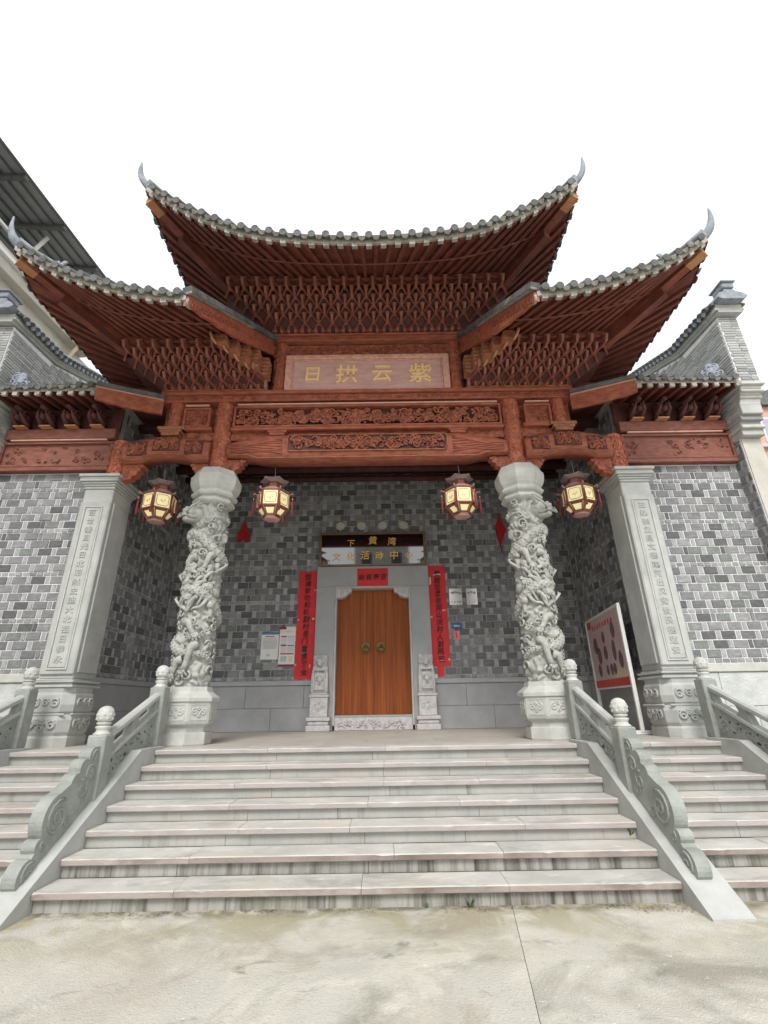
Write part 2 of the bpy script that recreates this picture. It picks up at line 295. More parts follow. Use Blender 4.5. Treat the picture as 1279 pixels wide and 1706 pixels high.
ALL_CHARS = '日拱云紫下黄湾文化活动中心餘有慶吉恒满家功和城财村里门富贵复全庭世恩年河山洪人两旺百垂昌光北昭然史迪大祖恭永三桑崇孟德南出风安登民道站农书屋室二〇氏先贤英烈事迹'
GLYPHS = {}
def load_glyphs():
    obs = []
    for ch in ALL_CHARS:
        c = bpy.data.curves.new('glyph', 'FONT'); c.body = ch; c.size = 1; c.extrude = .5; c.offset = .012; c.resolution_u = 2
        o = bpy.data.objects.new('glyph', c); COL.objects.link(o); obs.append((ch, o))
    dg = bpy.context.evaluated_depsgraph_get()
    for ch, o in obs:
        me = bpy.data.meshes.new_from_object(o.evaluated_get(dg)); vs = [v.co.copy() for v in me.vertices]
        x0 = min(v.x for v in vs); x1 = max(v.x for v in vs); y0 = min(v.y for v in vs); y1 = max(v.y for v in vs)
        GLYPHS[ch] = ([((v.x-(x0+x1)/2), -v.z*2, v.y-(y0+y1)/2) for v in vs], [tuple(p.vertices) for p in me.polygons]); bpy.data.meshes.remove(me)
    for ch, o in obs:
        c = o.data; bpy.data.objects.remove(o); bpy.data.curves.remove(c)
load_glyphs()
def glyph(ch, size, depth=0.012, bold=0.012, shear=0.0, sx=1.0):
    """one Chinese character, centred, standing in XZ and facing -Y"""
    vs, fs = GLYPHS[ch]; mb = MB(); mb.add([((x+shear*z)*size*sx, y*depth, z*size) for x, y, z in vs], fs); return mb
def put_glyph(ch, parent, loc, size, matname, depth=0.012, bold=0.012, rot=(0, 0, 0), shear=0.0, sx=1.0):
    me = glyph(ch, size, depth, bold, shear, sx).mesh('character', matname)
    return inst('character', me, parent, loc, rot)

def spiral(cx, cz, R, turns, d, a0, n=14, k=0.82):
    out = []
    for i in range(n+1):
        t = i/n; a = a0+d*2*pi*turns*t; r = R*(1-k*t); out.append((cx+r*cos(a), cz+r*sin(a)))
    return out
def carving(mb, x0, x1, z0, z1, y, count, seed, R=(0.05, 0.12), rad=0.016, mi=0, leaf=True, depth=0.05):
    """openwork relief: scrolls, stems and leaves standing in front of the plane y"""
    q = random.Random(seed)
    for i in range(count):
        r = q.uniform(*R); r = min(r, (z1-z0)*0.48)
        cx = q.uniform(x0+r, x1-r); cz = q.uniform(z0+r, z1-r); yy = y-q.uniform(0.2, 1.0)*depth
        sp = spiral(cx, cz, r, q.uniform(0.7, 1.5), q.choice((-1, 1)), q.uniform(0, 6.28), 11)
        mb.tube([(p[0], yy-0.3*rad*j/11, p[1]) for j, p in enumerate(sp)], [rad*lerp(1.25, 0.6, j/11) for j in range(12)], 5, mi)
        if leaf:
            a = q.uniform(0, pi)
            mb.ell((cx+q.uniform(-r, r), yy-0.012, cz+q.uniform(-r, r)*.7), (r*0.55, 0.02, r*0.26), 7, 4, Matrix.Rotation(a, 3, 'Y'), mi)

# ------------------------------------------------------------------ ground
g = MB(); g.box(-300, 300, -300, 300, -0.5, -0.02); ground = g.build('ground', 'earth'); ground['kind'] = 'structure'
def slab(poly):
    m = MB(); m.prism(poly, lambda a, b: (a, b, -0.3), lambda a, b: (a, b, 0.0)); return m.build('concrete_slab', 'concrete', ground)
JX = lambda y: 1.345+0.1535*y      # line of the joint
slab([(-300, -300), (JX(-60)-.0022-30, -300), (JX(-60)-.0022, -60), (JX(60)-.0022, 60), (JX(60)-.0022, 300), (-300, 300)])
slab([(JX(-60)+.0022-30, -300), (300, -300), (300, 300), (JX(60)+.0022, 300), (JX(60)+.0022, 60), (JX(-60)+.0022, -60)])

# ------------------------------------------------------------------ platform and stairs
ZP, TR, RI, W = 1.12, 0.34, 0.16, 2.855
plat = MB()
plat.prism([(-5.2, 2.34), (5.2, 2.34), (5.2, 7.1), (-5.2, 7.1)], lambda a, b: (a, b, -0.05), lambda a, b: (a, b, ZP-0.06))
platform = plat.build('platform', 'riser'); platform['kind'] = 'structure'
def floor_slabs():
    ys = [2.385, 3.05, 3.75, 4.45, 5.15, 5.85, 6.64]
    for j in range(6):
        x = -5.05 + (0.5 if j % 2 else 0)
        xs = [-5.05]
        while xs[-1] < 5.05-1.0: xs.append(min(5.05, xs[-1]+(0.6 if len(xs) == 1 and j % 2 else 1.1)))
        if xs[-1] < 5.05: xs.append(5.05)
        for a, b in zip(xs, xs[1:]):
            m = MB(); m.box(a+.002, b-.002, ys[j]+.002, ys[j+1]-.002, ZP-0.058, ZP); m.build('floor_slab', 'floor', platform)
floor_slabs()

def worn_tread(a, b, y, back, z, q, i):
    m = MB(); n = max(4, int((b-a)/.06)); off = q.uniform(0, 99); dz = q.uniform(-.002, .002); dy = q.uniform(-.004, .004); rings = []
    chips = [(q.uniform(a, b), q.uniform(.02, .05), q.uniform(.006, .016)) for _ in range(max(1, int((b-a)*1.6)))]
    for k in range(n+1):
        x = lerp(a, b, k/n); w1 = .003*noise.noise(Vector((x*4, off, i))); w2 = .0025*noise.noise(Vector((x*2.5, off+7, i))); ch = 0
        for (cx, cw, cdp) in chips: ch += cdp*max(0, 1-abs(x-cx)/cw)
        for e in (a, b): ch += .004*max(0, 1-abs(x-e)/.03)
        yf = y+dy+w1; zt = z+dz+w2*.4
        rings.append([(x, back, z-.055), (x, yf+.004, z-.055), (x, yf, z-.049), (x, yf+ch*.2, zt-.008-ch*.8), (x, yf+.004+ch*.35, zt-.003-ch*.45), (x, yf+.012+ch, zt), (x, back, zt)])
    nn = 7
    for k in range(n):
        o = len(m.v); m.v += rings[k]+rings[k+1]
        for e in range(nn):
            f = (e+1) % nn; m.f.append((o+e, o+f, o+nn+f, o+nn+e)); m.m.append(1 if e in (1, 2) else 0); m.sm.append(False)
    for r in (rings[0][::-1], rings[-1]): m.add(r, [tuple(range(nn))])
    return m
def staircase(name, label, x0, x1, cuts, seed):
    q = random.Random(seed)
    T = thing(name, label, 'stairs', ((x0+x1)/2, 0, 0))
    for i in range(7):
        y = i*TR; z = (i+1)*RI; back = y+TR+0.03
        if i == 6: back = 2.384
        def pieces():
            if cuts == 0: return [x0, x1]
            n = cuts; return [x0]+sorted(lerp(x0, x1, (k+q.uniform(.75, 1.25))/(n+1)) for k in range(n))+[x1]
        xs = pieces()
        for a, b in zip(xs, xs[1:]):
            worn_tread(a+(.002 if a > x0 else 0), b-(.002 if b < x1 else 0), y, back, z, q, i).build('tread', ['tread', 'nosing_dark' if i < 2 else 'tread_pink'], T)
        xs = pieces()
        for a, b in zip(xs, xs[1:]):
            m = MB(); m.box(a+(.002 if a > x0 else 0), b-(.002 if b < x1 else 0), y+0.052, y+0.30, z-RI-(0.05 if i == 0 else 0.0), z-0.056)
            m.build('riser', 'riser_low' if i < 2 else 'riser', T)
    core = MB(); core.prism([(0.25, -0.03), (2.33, -0.03), (2.33, 0.93), (2.28, 0.93)], lambda a, b: (x0, a, b), lambda a, b: (x1, a, b)); core.build('core', 'riser', T)
    return T
staircase('stone_staircase', 'wide central flight of seven worn stone steps below the door', -W, W, 3, 3)
staircase('stone_staircase', 'narrow side flight of stone steps at the left edge', -4.815, -3.215, 0, 4)
staircase('stone_staircase', 'narrow side flight of yellowish stone steps on the right', 3.215, 4.815, 1, 5)

# ------------------------------------------------------------------ balustrades
def balustrade(X, label):
    T = thing('stone_balustrade', label, 'balustrade', (X, 1.0, 0), 'stone balustrades beside the steps')
    def ex(poly, x0, x1, m=None):
        mb = m or MB(); mb.prism(poly, lambda a, b: (X+x0, a, b), lambda a, b: (X+x1, a, b)); return mb
    # sloping cheek slab
    ck = lambda y: min(1.155, 0.218+0.562*y)
    ex([(-0.36, -0.04), (2.34, -0.04), (2.34, 1.155), (1.67, 1.155), (-0.36, 0.016)], -0.175, 0.175).build('cheek_slab', 'stone', T)
    # scrolled end panel below the middle post
    arc = lambda cy, cz, r, a0, a1, n: [(cy+r*cos(radians(lerp(a0, a1, i/n))), cz+r*sin(radians(lerp(a0, a1, i/n)))) for i in range(n+1)]
    prof = [(0.88, ck(0.88)-.01), (0.88, 1.26)]+arc(0.79, 1.17, 0.085, 80, 205, 5)+arc(0.66, 1.06, 0.09, 85, 195, 5)+arc(0.555, 0.93, 0.095, 80, 175, 5) \
        + arc(0.335, 0.66, 0.215, 95, 218, 12)+arc(0.15, 0.465, 0.065, 80, 190, 5)+arc(0.115, 0.385, 0.04, 110, 190, 3)+arc(0.055, 0.26, 0.135, 85, 200, 7)+[(-0.045, ck(-0.045)-.01)]
    sp = ex(prof, -0.065, 0.065); so_ = sp.build('scroll_panel', 'stone_green', T)
    rl = MB()
    for sx in (-1, 1):
        xx = X+sx*0.066
        for (cy, cz, R, tn, d, a0, rd) in ((0.335, 0.66, 0.165, 1.6, 1, 1.2, .016), (0.335, 0.66, 0.06, 0.9, -1, 0, .012), (0.06, 0.27, 0.10, 1.4, 1, 1.0, .013), (0.66, 0.86, 0.10, 1.3, -1, 2.0, .012), (0.76, 1.0, 0.09, 1.3, 1, 0.5, .012), (0.5, 0.62, 0.07, 1.2, -1, 0, .01), (0.74, 0.78, 0.07, 1.2, 1, 2, .01), (0.2, 0.46, 0.05, 1.1, 1, 2, .01), (.8, 1.17, .06, 1.2, 1, .6, .01)):
            rl.tube([(xx, p, r) for p, r in spiral(cy, cz, R, tn, d, a0, 18)], rd, 5)
    rl.build('relief', 'stone_green', so_)
    # posts
    for (py, zb, zt) in ((2.33, 1.15, 1.93), (0.98, 0.70, 1.37)):
        m = MB(); zl = zb if py > 2 else ck(py-.11)-.02
        m.bev(X-.105, X+.105, py-.105, py+.105, zl, zt, 0.014); po = m.build('newel_post', 'stone_green', T)
        f = MB()
        f.lathe([(.098, 0), (.10, .012), (.075, .03), (.07, .055), (.085, .075), (.085, .09), (.055, .10)], 12, (X, py, zt))
        f.lathe([(.055, .098), (.078, .115), (.082, .125), (.072, .135)], 12, (X, py, zt))
        f.lathe([(.06, .133), (.088, .155), (.094, .20), (.09, .245), (.07, .285), (.04, .305), (.012, .312)], 12, (X, py, zt))
        for k in range(8):
            for zz in (.17, .215, .255):
                a = 2*pi*(k+(.5 if zz == .215 else 0))/8; f.ell((X+.085*cos(a)*(1 if zz < .25 else .85), py+.085*sin(a)*(1 if zz < .25 else .85), zt+zz), (.018, .018, .016), 6, 4)
        f.build('finial', 'stone_pale', po)
    # hand rail, lower rail, spacers and panel between the posts
    r1 = lambda y: 1.40+0.397*(y-1.09)
    y0, y1 = 1.07, 2.24
    m = MB(); sec = [(-.05, -.085), (.05, -.085), (.058, -.06), (.058, -.025), (.03, 0), (-.03, 0), (-.058, -.025), (-.058, -.06)]
    m.loft([[(X+a, y, r1(y)+b) for a, b in sec] for y in (y0, y1)], True, 0, False); m.build('handrail', 'stone', T)
    lo = lambda y: 1.145+0.435*(y-1.195)
    m = MB(); m.prism([(y0, lo(y0)), (y1, lo(y1)), (y1, lo(y1)+.045), (y0, lo(y0)+.045)], lambda a, b: (X-.06, a, b), lambda a, b: (X+.06, a, b)); m.build('lower_rail', 'stone', T)
    for yc in (1.10, 1.655, 2.20):
        m = MB(); h = 0.09 if yc == 1.655 else .05
        m.prism([(yc-h*1.5, lo(yc-h*1.5)+.04), (yc+h*1.5, lo(yc+h*1.5)+.04), (yc+h*.7, lerp(lo(yc), r1(yc), .55)), (yc+h*1.3, r1(yc+h*1.3)-.07), (yc-h*1.3, r1(yc-h*1.3)-.07), (yc-h*.7, lerp(lo(yc), r1(yc), .55))], lambda a, b: (X-.045, a, b), lambda a, b: (X+.045, a, b))
        m.build('cloud_spacer', 'stone_green', T)
    pn = ex([(y0, ck(y0)-.02), (1.67, 1.13), (y1, 1.13), (y1, lo(y1)+.002), (y0, lo(y0)+.002)], -.042, .042).build('panel', 'stone_green', T)
    m = MB(); q = random.Random(11)
    for k in range(26):
        yy = q.uniform(y0+.08, y1-.08); zz = lerp(max(ck(yy), .9)+.04, lo(yy)-.03, q.random()); R = q.uniform(.03, .06); tn = q.uniform(.8, 1.5); d = q.choice((-1, 1)); a0 = q.uniform(0, 6)
        for sx in (-1, 1): m.tube([(X+sx*.044, p, r) for p, r in spiral(yy, zz, R, tn, d, a0, 10)], .0095, 4)
    m.build('relief', 'stone_green', pn)
    m = MB()
    for k in range(22):
        yy = q.uniform(y0+.05, y1-.05); zz = lerp(max(ck(yy), .85)+.05, lo(yy)-.04, q.random()); a = q.uniform(.012, .022)
        for sx in (-1, 1): m.lathe([(a, 0), (a*.9, .0)], 6, (0, 0, 0)) if False else m.add([(X+sx*.0445, yy+a*1.4*cos(2*pi*t/6), zz+a*sin(2*pi*t/6)) for t in range(6)], [tuple(range(6))])
    m.build('piercing_shade', 'earth', pn)  # flat dark hexagons paint the darkness of pierced holes on the slab
    return T
balustrade(-3.035, 'greenish stone balustrade with scrolled end between the central steps and left flight')
balustrade(3.035, 'greenish stone balustrade with scrolled end between the central steps and right flight')
balustrade(-4.99, 'stone balustrade cut by the left edge in front of the left inscribed pilaster')
balustrade(4.99, 'stone balustrade cut by the right edge beside the right wing wall')

# ------------------------------------------------------------------ brick walls
BRK = {}; bq = random.Random(99)
def unit_brick(tone):
    v = bq.randrange(4)
    if (tone, v) not in BRK:
        m = MB(); k = random.Random(hash(tone) % 97+v*7 if False else v*7+len(tone)); J = lambda a: k.uniform(-a, a)
        bc = [(-.5, -.5), (.5, -.5), (.5, .5), (-.5, .5)]; mid = [(x+J(.012)*1.0, z+J(.03)) for x, z in bc]; i = .03
        top = [(x*(1-2*i)+J(.012), z*(1-4*i)+J(.03)) for x, z in bc]
        m.add([(x, 0, z) for x, z in bc]+[(x, .7, z) for x, z in mid]+[(x, 1+J(.22), z) for x, z in top],
              [(0, 1, 5, 4), (1, 2, 6, 5), (2, 3, 7, 6), (3, 0, 4, 7), (4, 5, 9, 8), (5, 6, 10, 9), (6, 7, 11, 10), (7, 4, 8, 11), (8, 9, 10), (8, 10, 11), (3, 2, 1, 0)])
        BRK[(tone, v)] = m.mesh('brick', tone)
    return BRK[(tone, v)]
def lay(pattern, u0, u1, z0, z1, holes, seed):
    """list of (u,z,w,h,tone,proud)"""
    q = random.Random(seed); out = []; z = z0; row = 0
    while z < z1-0.02:
        h, kind, modl = pattern(row); h = min(h, z1-z)
        u = u0 + (-(modl[0]+modl[1])*(0.5 if row % 2 else 0.0)) - q.uniform(0, .03); k = 0
        while u < u1:
            wd = modl[k % 2]; a, b = max(u, u0), min(u+wd, u1)
            if b-a > 0.03:
                segs = [(a, b)]
                for (hu0, hu1, hz0, hz1) in holes:
                    if z+h > hz0+.02 and z < hz1-.02:
                        ns = []
                        for (p, r) in segs:
                            if r <= hu0 or p >= hu1: ns.append((p, r)); continue
                            if p < hu0-.03: ns.append((p, hu0))
                            if r > hu1+.03: ns.append((hu1, r))
                        segs = ns
                for (p, r) in segs:
                    j = JOINT[0]
                    if r-p > .03:
                        if kind == 'main' and k % 2 == 0: tone = q.choices(range(7), (16, 20, 20, 14, 7, 8, 10))[0]
                        elif kind == 'main': tone = 7 if q.random() < .8 else q.choice((0, 2, 4))
                        elif kind == 'thin': tone = q.choice((2, 3, 4, 4, 7))
                        else: tone = q.choice((0, 1, 2))
                        if kind == 'pale': tone = q.choice((0, 0, 0, 1, 1, 2))
                        out.append(((p+r)/2, z+h/2, r-p-2*j, h-2*j*(.8 if h < .1 else 1), tone, q.uniform(.011, .019) - (.004 if tone == 7 else 0), kind))
            u += wd; k += 1
        z += h; row += 1
    return out
JOINT = [.006]
def brick_wall(T, face, u0, u1, z0, z1, pattern, holes, seed, mortar, facing, cut=None, limit=300):
    """facing: '-y','+x','-x'; face = coordinate of the mortar plane"""
    L = lay(pattern, u0, u1, z0, z1, holes, seed)
    if cut: L = [b for b in L if cut(b[0], b[1])]
    def P(u, z, d): return (u, face-d, z) if facing == '-y' else ((face+d, u, z) if facing == '+x' else (face-d, u, z))
    rot = {'-y': pi, '+x': -pi/2, '-x': pi/2}[facing]
    def size(b):
        p = Vector(P(b[0], b[1], 0)); d = p-CAM; n = Vector(P(0, 0, 1))-Vector(P(0, 0, 0))
        vx = d.dot(rt)/d.dot(fw)*789; vy = d.dot(up)/d.dot(fw)*789
        vis = 1 if abs(vx) < 640 and abs(vy) < 853 else .01
        return vis*b[2]*b[3]*abs(n.dot(d))/d.length**3
    def tn(b): return ('brick_wall_pale', 'brick_wall_pale2', 'brick_wall_pale3')[b[4]] if b[6] == 'pale' else 'brick%d' % b[4]
    L.sort(key=size, reverse=True)
    for b in L[:limit]:
        inst('brick', unit_brick(tn(b)), T, P(b[0], b[1], 0), (0, 0, rot), (b[2], b[5], b[3]))
    rest = L[limit:]
    if rest:
        mb = MB(); names = sorted({tn(b) for b in rest})
        for b in rest:
            u, z, wd, h, pr = b[0], b[1], b[2], b[3], b[5]; x = .006
            mb.add([P(u-wd/2, z-h/2, 0), P(u+wd/2, z-h/2, 0), P(u+wd/2, z+h/2, 0), P(u-wd/2, z+h/2, 0), P(u-wd/2+x, z-h/2+x, pr), P(u+wd/2-x, z-h/2+x, pr), P(u+wd/2-x, z+h/2-x, pr), P(u-wd/2+x, z+h/2-x, pr)],
                   [(4, 5, 6, 7), (0, 1, 5, 4), (1, 2, 6, 5), (2, 3, 7, 6), (3, 0, 4, 7)], names.index(tn(b)))
        o = mb.build('bricks', names, T); o['kind'] = 'stuff'
def pat(sc, first=0):
    def f(row):
        r = (row+first) % 6
        if r == 0: return (.076*sc, 'thin', (.125*sc, .125*sc))
        return (.149*sc, 'main', (.252*sc, .083*sc))
    return f
def flat_courses(row): return (.062, 'pale', (.26, .20))
def dado_slabs(T, facing, face, u0, u1, z0, z1, rows, wd, matname, name='dado_slab', depth=.03, seed=0):
    q = random.Random(seed); zs = [lerp(z0, z1, i/rows) for i in range(rows+1)]
    for r in range(rows):
        u = u0-(wd*.45 if r % 2 else 0)
        while u < u1:
            a, b = max(u, u0), min(u+wd, u1); u += wd
            if b-a < .05: continue
            m = MB(); d = depth+q.uniform(-.0015, .0015); e = .003
            if facing == '-y': m.bev(a+e, b-e, face-d, face+.01, zs[r]+e, zs[r+1]-e, .004)
            elif facing == '+x': m.bev(face-.01, face+d, a+e, b-e, zs[r]+e, zs[r+1]-e, .004)
            else: m.bev(face-d, face+.01, a+e, b-e, zs[r]+e, zs[r+1]-e, .004)
            m.build(name, matname, T)

YB = 6.65
# back wall of the porch
T = thing('porch_back_wall', 'dark grey brick wall at the back of the porch around the door', 'wall', (0, YB, ZP))
m = MB(); m.box(-5.06, -1.40, YB, YB+.45, ZP-.3, 7.6); m.box(1.40, 5.06, YB, YB+.45, ZP-.3, 7.6); m.box(-1.40, 1.40, YB, YB+.45, 4.9, 7.6); m.build('mortar', 'mortar_shaded', T)
brick_wall(T, YB, -5.05, 5.05, 2.20, 7.55, pat(1.09), [(-1.405, 1.405, 0, 4.915)], 21, 'mortar_shaded', '-y')
for a, b in ((-5.05, -1.405), (1.405, 5.05)):
    dado_slabs(T, '-y', YB, a, b, ZP+.002, 2.09, 2, 1.35, 'dado', seed=5)
    m = MB(); m.bev(a, b, YB-.065, YB+.01, 2.092, 2.195, .008); m.build('ledge', 'stone_door', T)
# side walls of the porch
for s, nm in ((-1, 'left'), (1, 'right')):
    T = thing('porch_side_wall', 'shadowed grey brick wall on the %s side of the porch' % nm, 'wall', (s*5.06, 5, ZP))
    m = MB(); x0, x1 = sorted((s*5.06, s*5.2)); m.box(x0, x1, 3.35, YB+.4, ZP-.3, 7.6); m.build('mortar', 'mortar_shaded', T)
    f = '+x' if s < 0 else '-x'
    brick_wall(T, s*5.06, 3.36, YB-.02, 2.20, 7.4, pat(1.04), [], 30+s, 'mortar_shaded', f)
    dado_slabs(T, f, s*5.06, 3.36, YB-.035, ZP+.002, 2.09, 2, 1.2, 'dado', seed=8+s)
    m = MB(); x0, x1 = sorted((s*5.05, s*(5.06-.065))); m.bev(x0, x1, 3.36, YB-.07, 2.092, 2.195, .008); m.build('ledge', 'stone_door', T)
# wing walls
for s, nm in ((-1, 'left'), (1, 'right')):
    T = thing('wing_wall', 'pale grey brick wing wall with white joints on the %s' % nm, 'wall', (s*6.2, 3.3, 0))
    a, b = sorted((s*5.2, s*7.13))
    m = MB(); m.box(a, b, 3.1, 3.34, -.1, 7.3); m.build('mortar', 'mortar', T)
    a2, b2 = sorted((s*5.12, s*7.125))
    JOINT[0] = .0085
    brick_wall(T, 3.1, a2, b2, 2.205, 5.86, pat(1.0), [], 40+s, 'mortar', '-y')
    JOINT[0] = .006
    dado_slabs(T, '-y', 3.1, a2, b2, 0.002, 2.06, 4, 1.05, 'dado_pale', 'dado_block', .05, 3+s)
    m = MB(); m.bev(a2, b2, 3.02, 3.11, 2.062, 2.2, .01); m.build('ledge', 'stone_pale', T)

# horse-head gable walls
def gable_wall(s, label):
    T = thing('gable_wall', label, 'wall', (s*7.33, 3.5, 0)); xi, xo = s*7.135, s*7.52
    lo, hi = sorted((xi, xo))
    prof = [(2.80, -.1), (3.1, -.1), (7.5, -.1), (7.5, 10.2), (5.3, 9.50), (3.6, 8.90), (2.36, 8.84), (2.36, 7.22), (2.80, 6.28)]
    m = MB(); m.prism(prof, lambda a, b: (lo, a, b), lambda a, b: (hi, a, b)); m.build('mortar', 'mortar', T)
    f = '+x' if s < 0 else '-x'
    # lower part: large bricks on the face turned to the court
    brick_wall(T, xi, 2.81, 3.085, .4, 6.25, pat(1.0), [], 60+s, 'mortar', f, limit=120)
    # upper part: thin flat courses
    top = lambda y: 8.82 if y < 3.6 else 8.88+.353*(y-3.6)
    brick_wall(T, xi, 2.37, 5.6, 6.6, 9.5, flat_courses, [], 70+s, 'mortar', f, cut=lambda u, z: z < top(u)-.03 and u-.08 > 2.37+max(0, (7.22-z))*.47, limit=300)
    fu0, fu1 = lo+.003, hi-.003
    brick_wall(T, 2.36, fu0, fu1, 7.24, 8.82, flat_courses, [], 80+s, 'mortar', '-y', limit=120)
    # plastered lower pier face
    m = MB(); m.box(lo+.01, hi-.01, 2.775, 2.80, .2, 6.26); m.build('pier_face', 'plaster', T)
    # corbels stepping forward
    for (z0, z1, y, ov, mt) in ((6.27, 6.40, 2.66, .03, 'stone'), (6.40, 6.47, 2.60, .05, 'stone_pale'), (6.47, 6.56, 2.66, .0, 'stone'), (6.56, 6.66, 2.58, .03, 'brick_wall_pale3'), (6.66, 6.95, 2.52, .01, 'stone'), (6.95, 7.05, 2.44, .03, 'stone'), (7.05, 7.10, 2.36, .05, 'stone_pale'), (7.10, 7.17, 2.40, .02, 'stone'), (7.17, 7.23, 2.30, .06, 'stone_pale')):
        m = MB(); m.bev(lo-.006-ov*.5, hi+.006+ov*.5, y, 3.0, z0+.001, z1-.001, .012); m.build('corbel', mt, T)
    # coping: brick cornice bands, cap tiles along the slope, ridge
    line = [(2.22, 8.86), (3.6, 8.93), (5.3, 9.53), (7.5, 10.25)]
    for (dz0, dz1, ov, mt) in ((0, .06, .05, 'stone'), (.06, .11, .10, 'stone_pale'), (.11, .19, .07, 'stone'), (.19, .24, .16, 'tile')):
        for (p, q2) in zip(line, line[1:]):
            m = MB(); m.prism([(p[0], p[1]+dz0+.001), (q2[0], q2[1]+dz0+.001), (q2[0], q2[1]+dz1), (p[0], p[1]+dz1)], lambda a, b: (lo-ov, a, b), lambda a, b: (hi+ov, a, b)); m.build('cornice', mt, T)
    def on(y):
        for p, q2 in zip(line, line[1:]):
            if y <= q2[0]: return lerp(p[1], q2[1], (y-p[0])/(q2[0]-p[0]))
        return line[-1][1]
    y = 2.36
    while y < 5.6:
        z = on(y)+.27
        m = MB()
        m.tube([(s*6.93, y, z-.10), (s*7.0, y, z-.05), (s*7.15, y, z+.04), (s*7.32, y, z+.12)], .055, 8, 0)
        m.tube([(s*6.925, y, z-.115), (s*6.94, y, z-.095)], .062, 8, 0)
        m.build('cap_tile', 'tile', T)
        m = MB(); m.prism([(y+.03, z-.14), (y+.075, z-.20), (y+.12, z-.14), (y+.12, z-.08), (y+.03, z-.08)], lambda a, b: (s*6.93, a, b), lambda a, b: (s*6.97, a, b)); m.build('drip_tile', 'ridge', T)
        y += .15
    for (p, q2) in zip(line, line[1:]):
        m = MB(); m.tube([(s*7.33, p[0], p[1]+.40), (s*7.33, q2[0], q2[1]+.40)], .09, 8); m.build('ridge_tile', 'ridge', T)
    # front end: flared drip cornice and little block
    m = MB(); m.prism([(lo-.10, 9.11), (lo-.03, 9.06), (hi+.03, 9.06), (hi+.12, 9.13), (hi+.04, 9.21), ((lo+hi)/2, 9.28), (lo-.05, 9.22)], lambda a, b: (a, 2.06, b), lambda a, b: (a, 2.36, b)); m.build('end_tile', 'ridge', T)
    m = MB(); c = (lo+hi)/2
    m.bev(c-.11, c+.11, 2.08, 2.34, 9.27, 9.32, .01); m.bev(c-.09, c+.09, 2.10, 2.32, 9.32, 9.36, .01); m.bev(c-.12, c+.12, 2.07, 2.38, 9.36, 9.49, .015); m.bev(c-.15, c+.15, 2.03, 2.43, 9.49, 9.52, .008); m.build('end_block', 'ridge', T)
    return T
gable_wall(-1, 'pale brick gable wall with tiled stepped coping at the left edge')
gable_wall(1, 'pale brick gable wall with tiled stepped coping at the right edge')

# ------------------------------------------------------------------ porch ceiling and upper walls
m = MB(); m.box(-5.06, 5.06, 2.9, YB, 7.56, 7.7); o = m.build('ceiling', 'wood_dark'); o['kind'] = 'structure'
m = MB()
T = thing('ceiling_beams', 'dark timber beams across the porch ceiling behind the lanterns', 'beams', (0, 4.8, 7.5))
for y in (3.9, 4.9, 5.9, 6.5):
    m = MB(); m.tube([(-5.05, y, 7.36), (5.05, y, 7.36)], .11 if y < 6.4 else .09, 10); m.build('beam', 'wood_dark', T)
m = MB(); m.box(-7.1, 7.1, 3.35, 9, 7.72, 8.0); m.box(-7.1, 7.1, 7.2, 9, 0, 7.72); o = m.build('hall', 'plaster'); tag(o, 'plain hall body standing behind the porch wall', 'building')

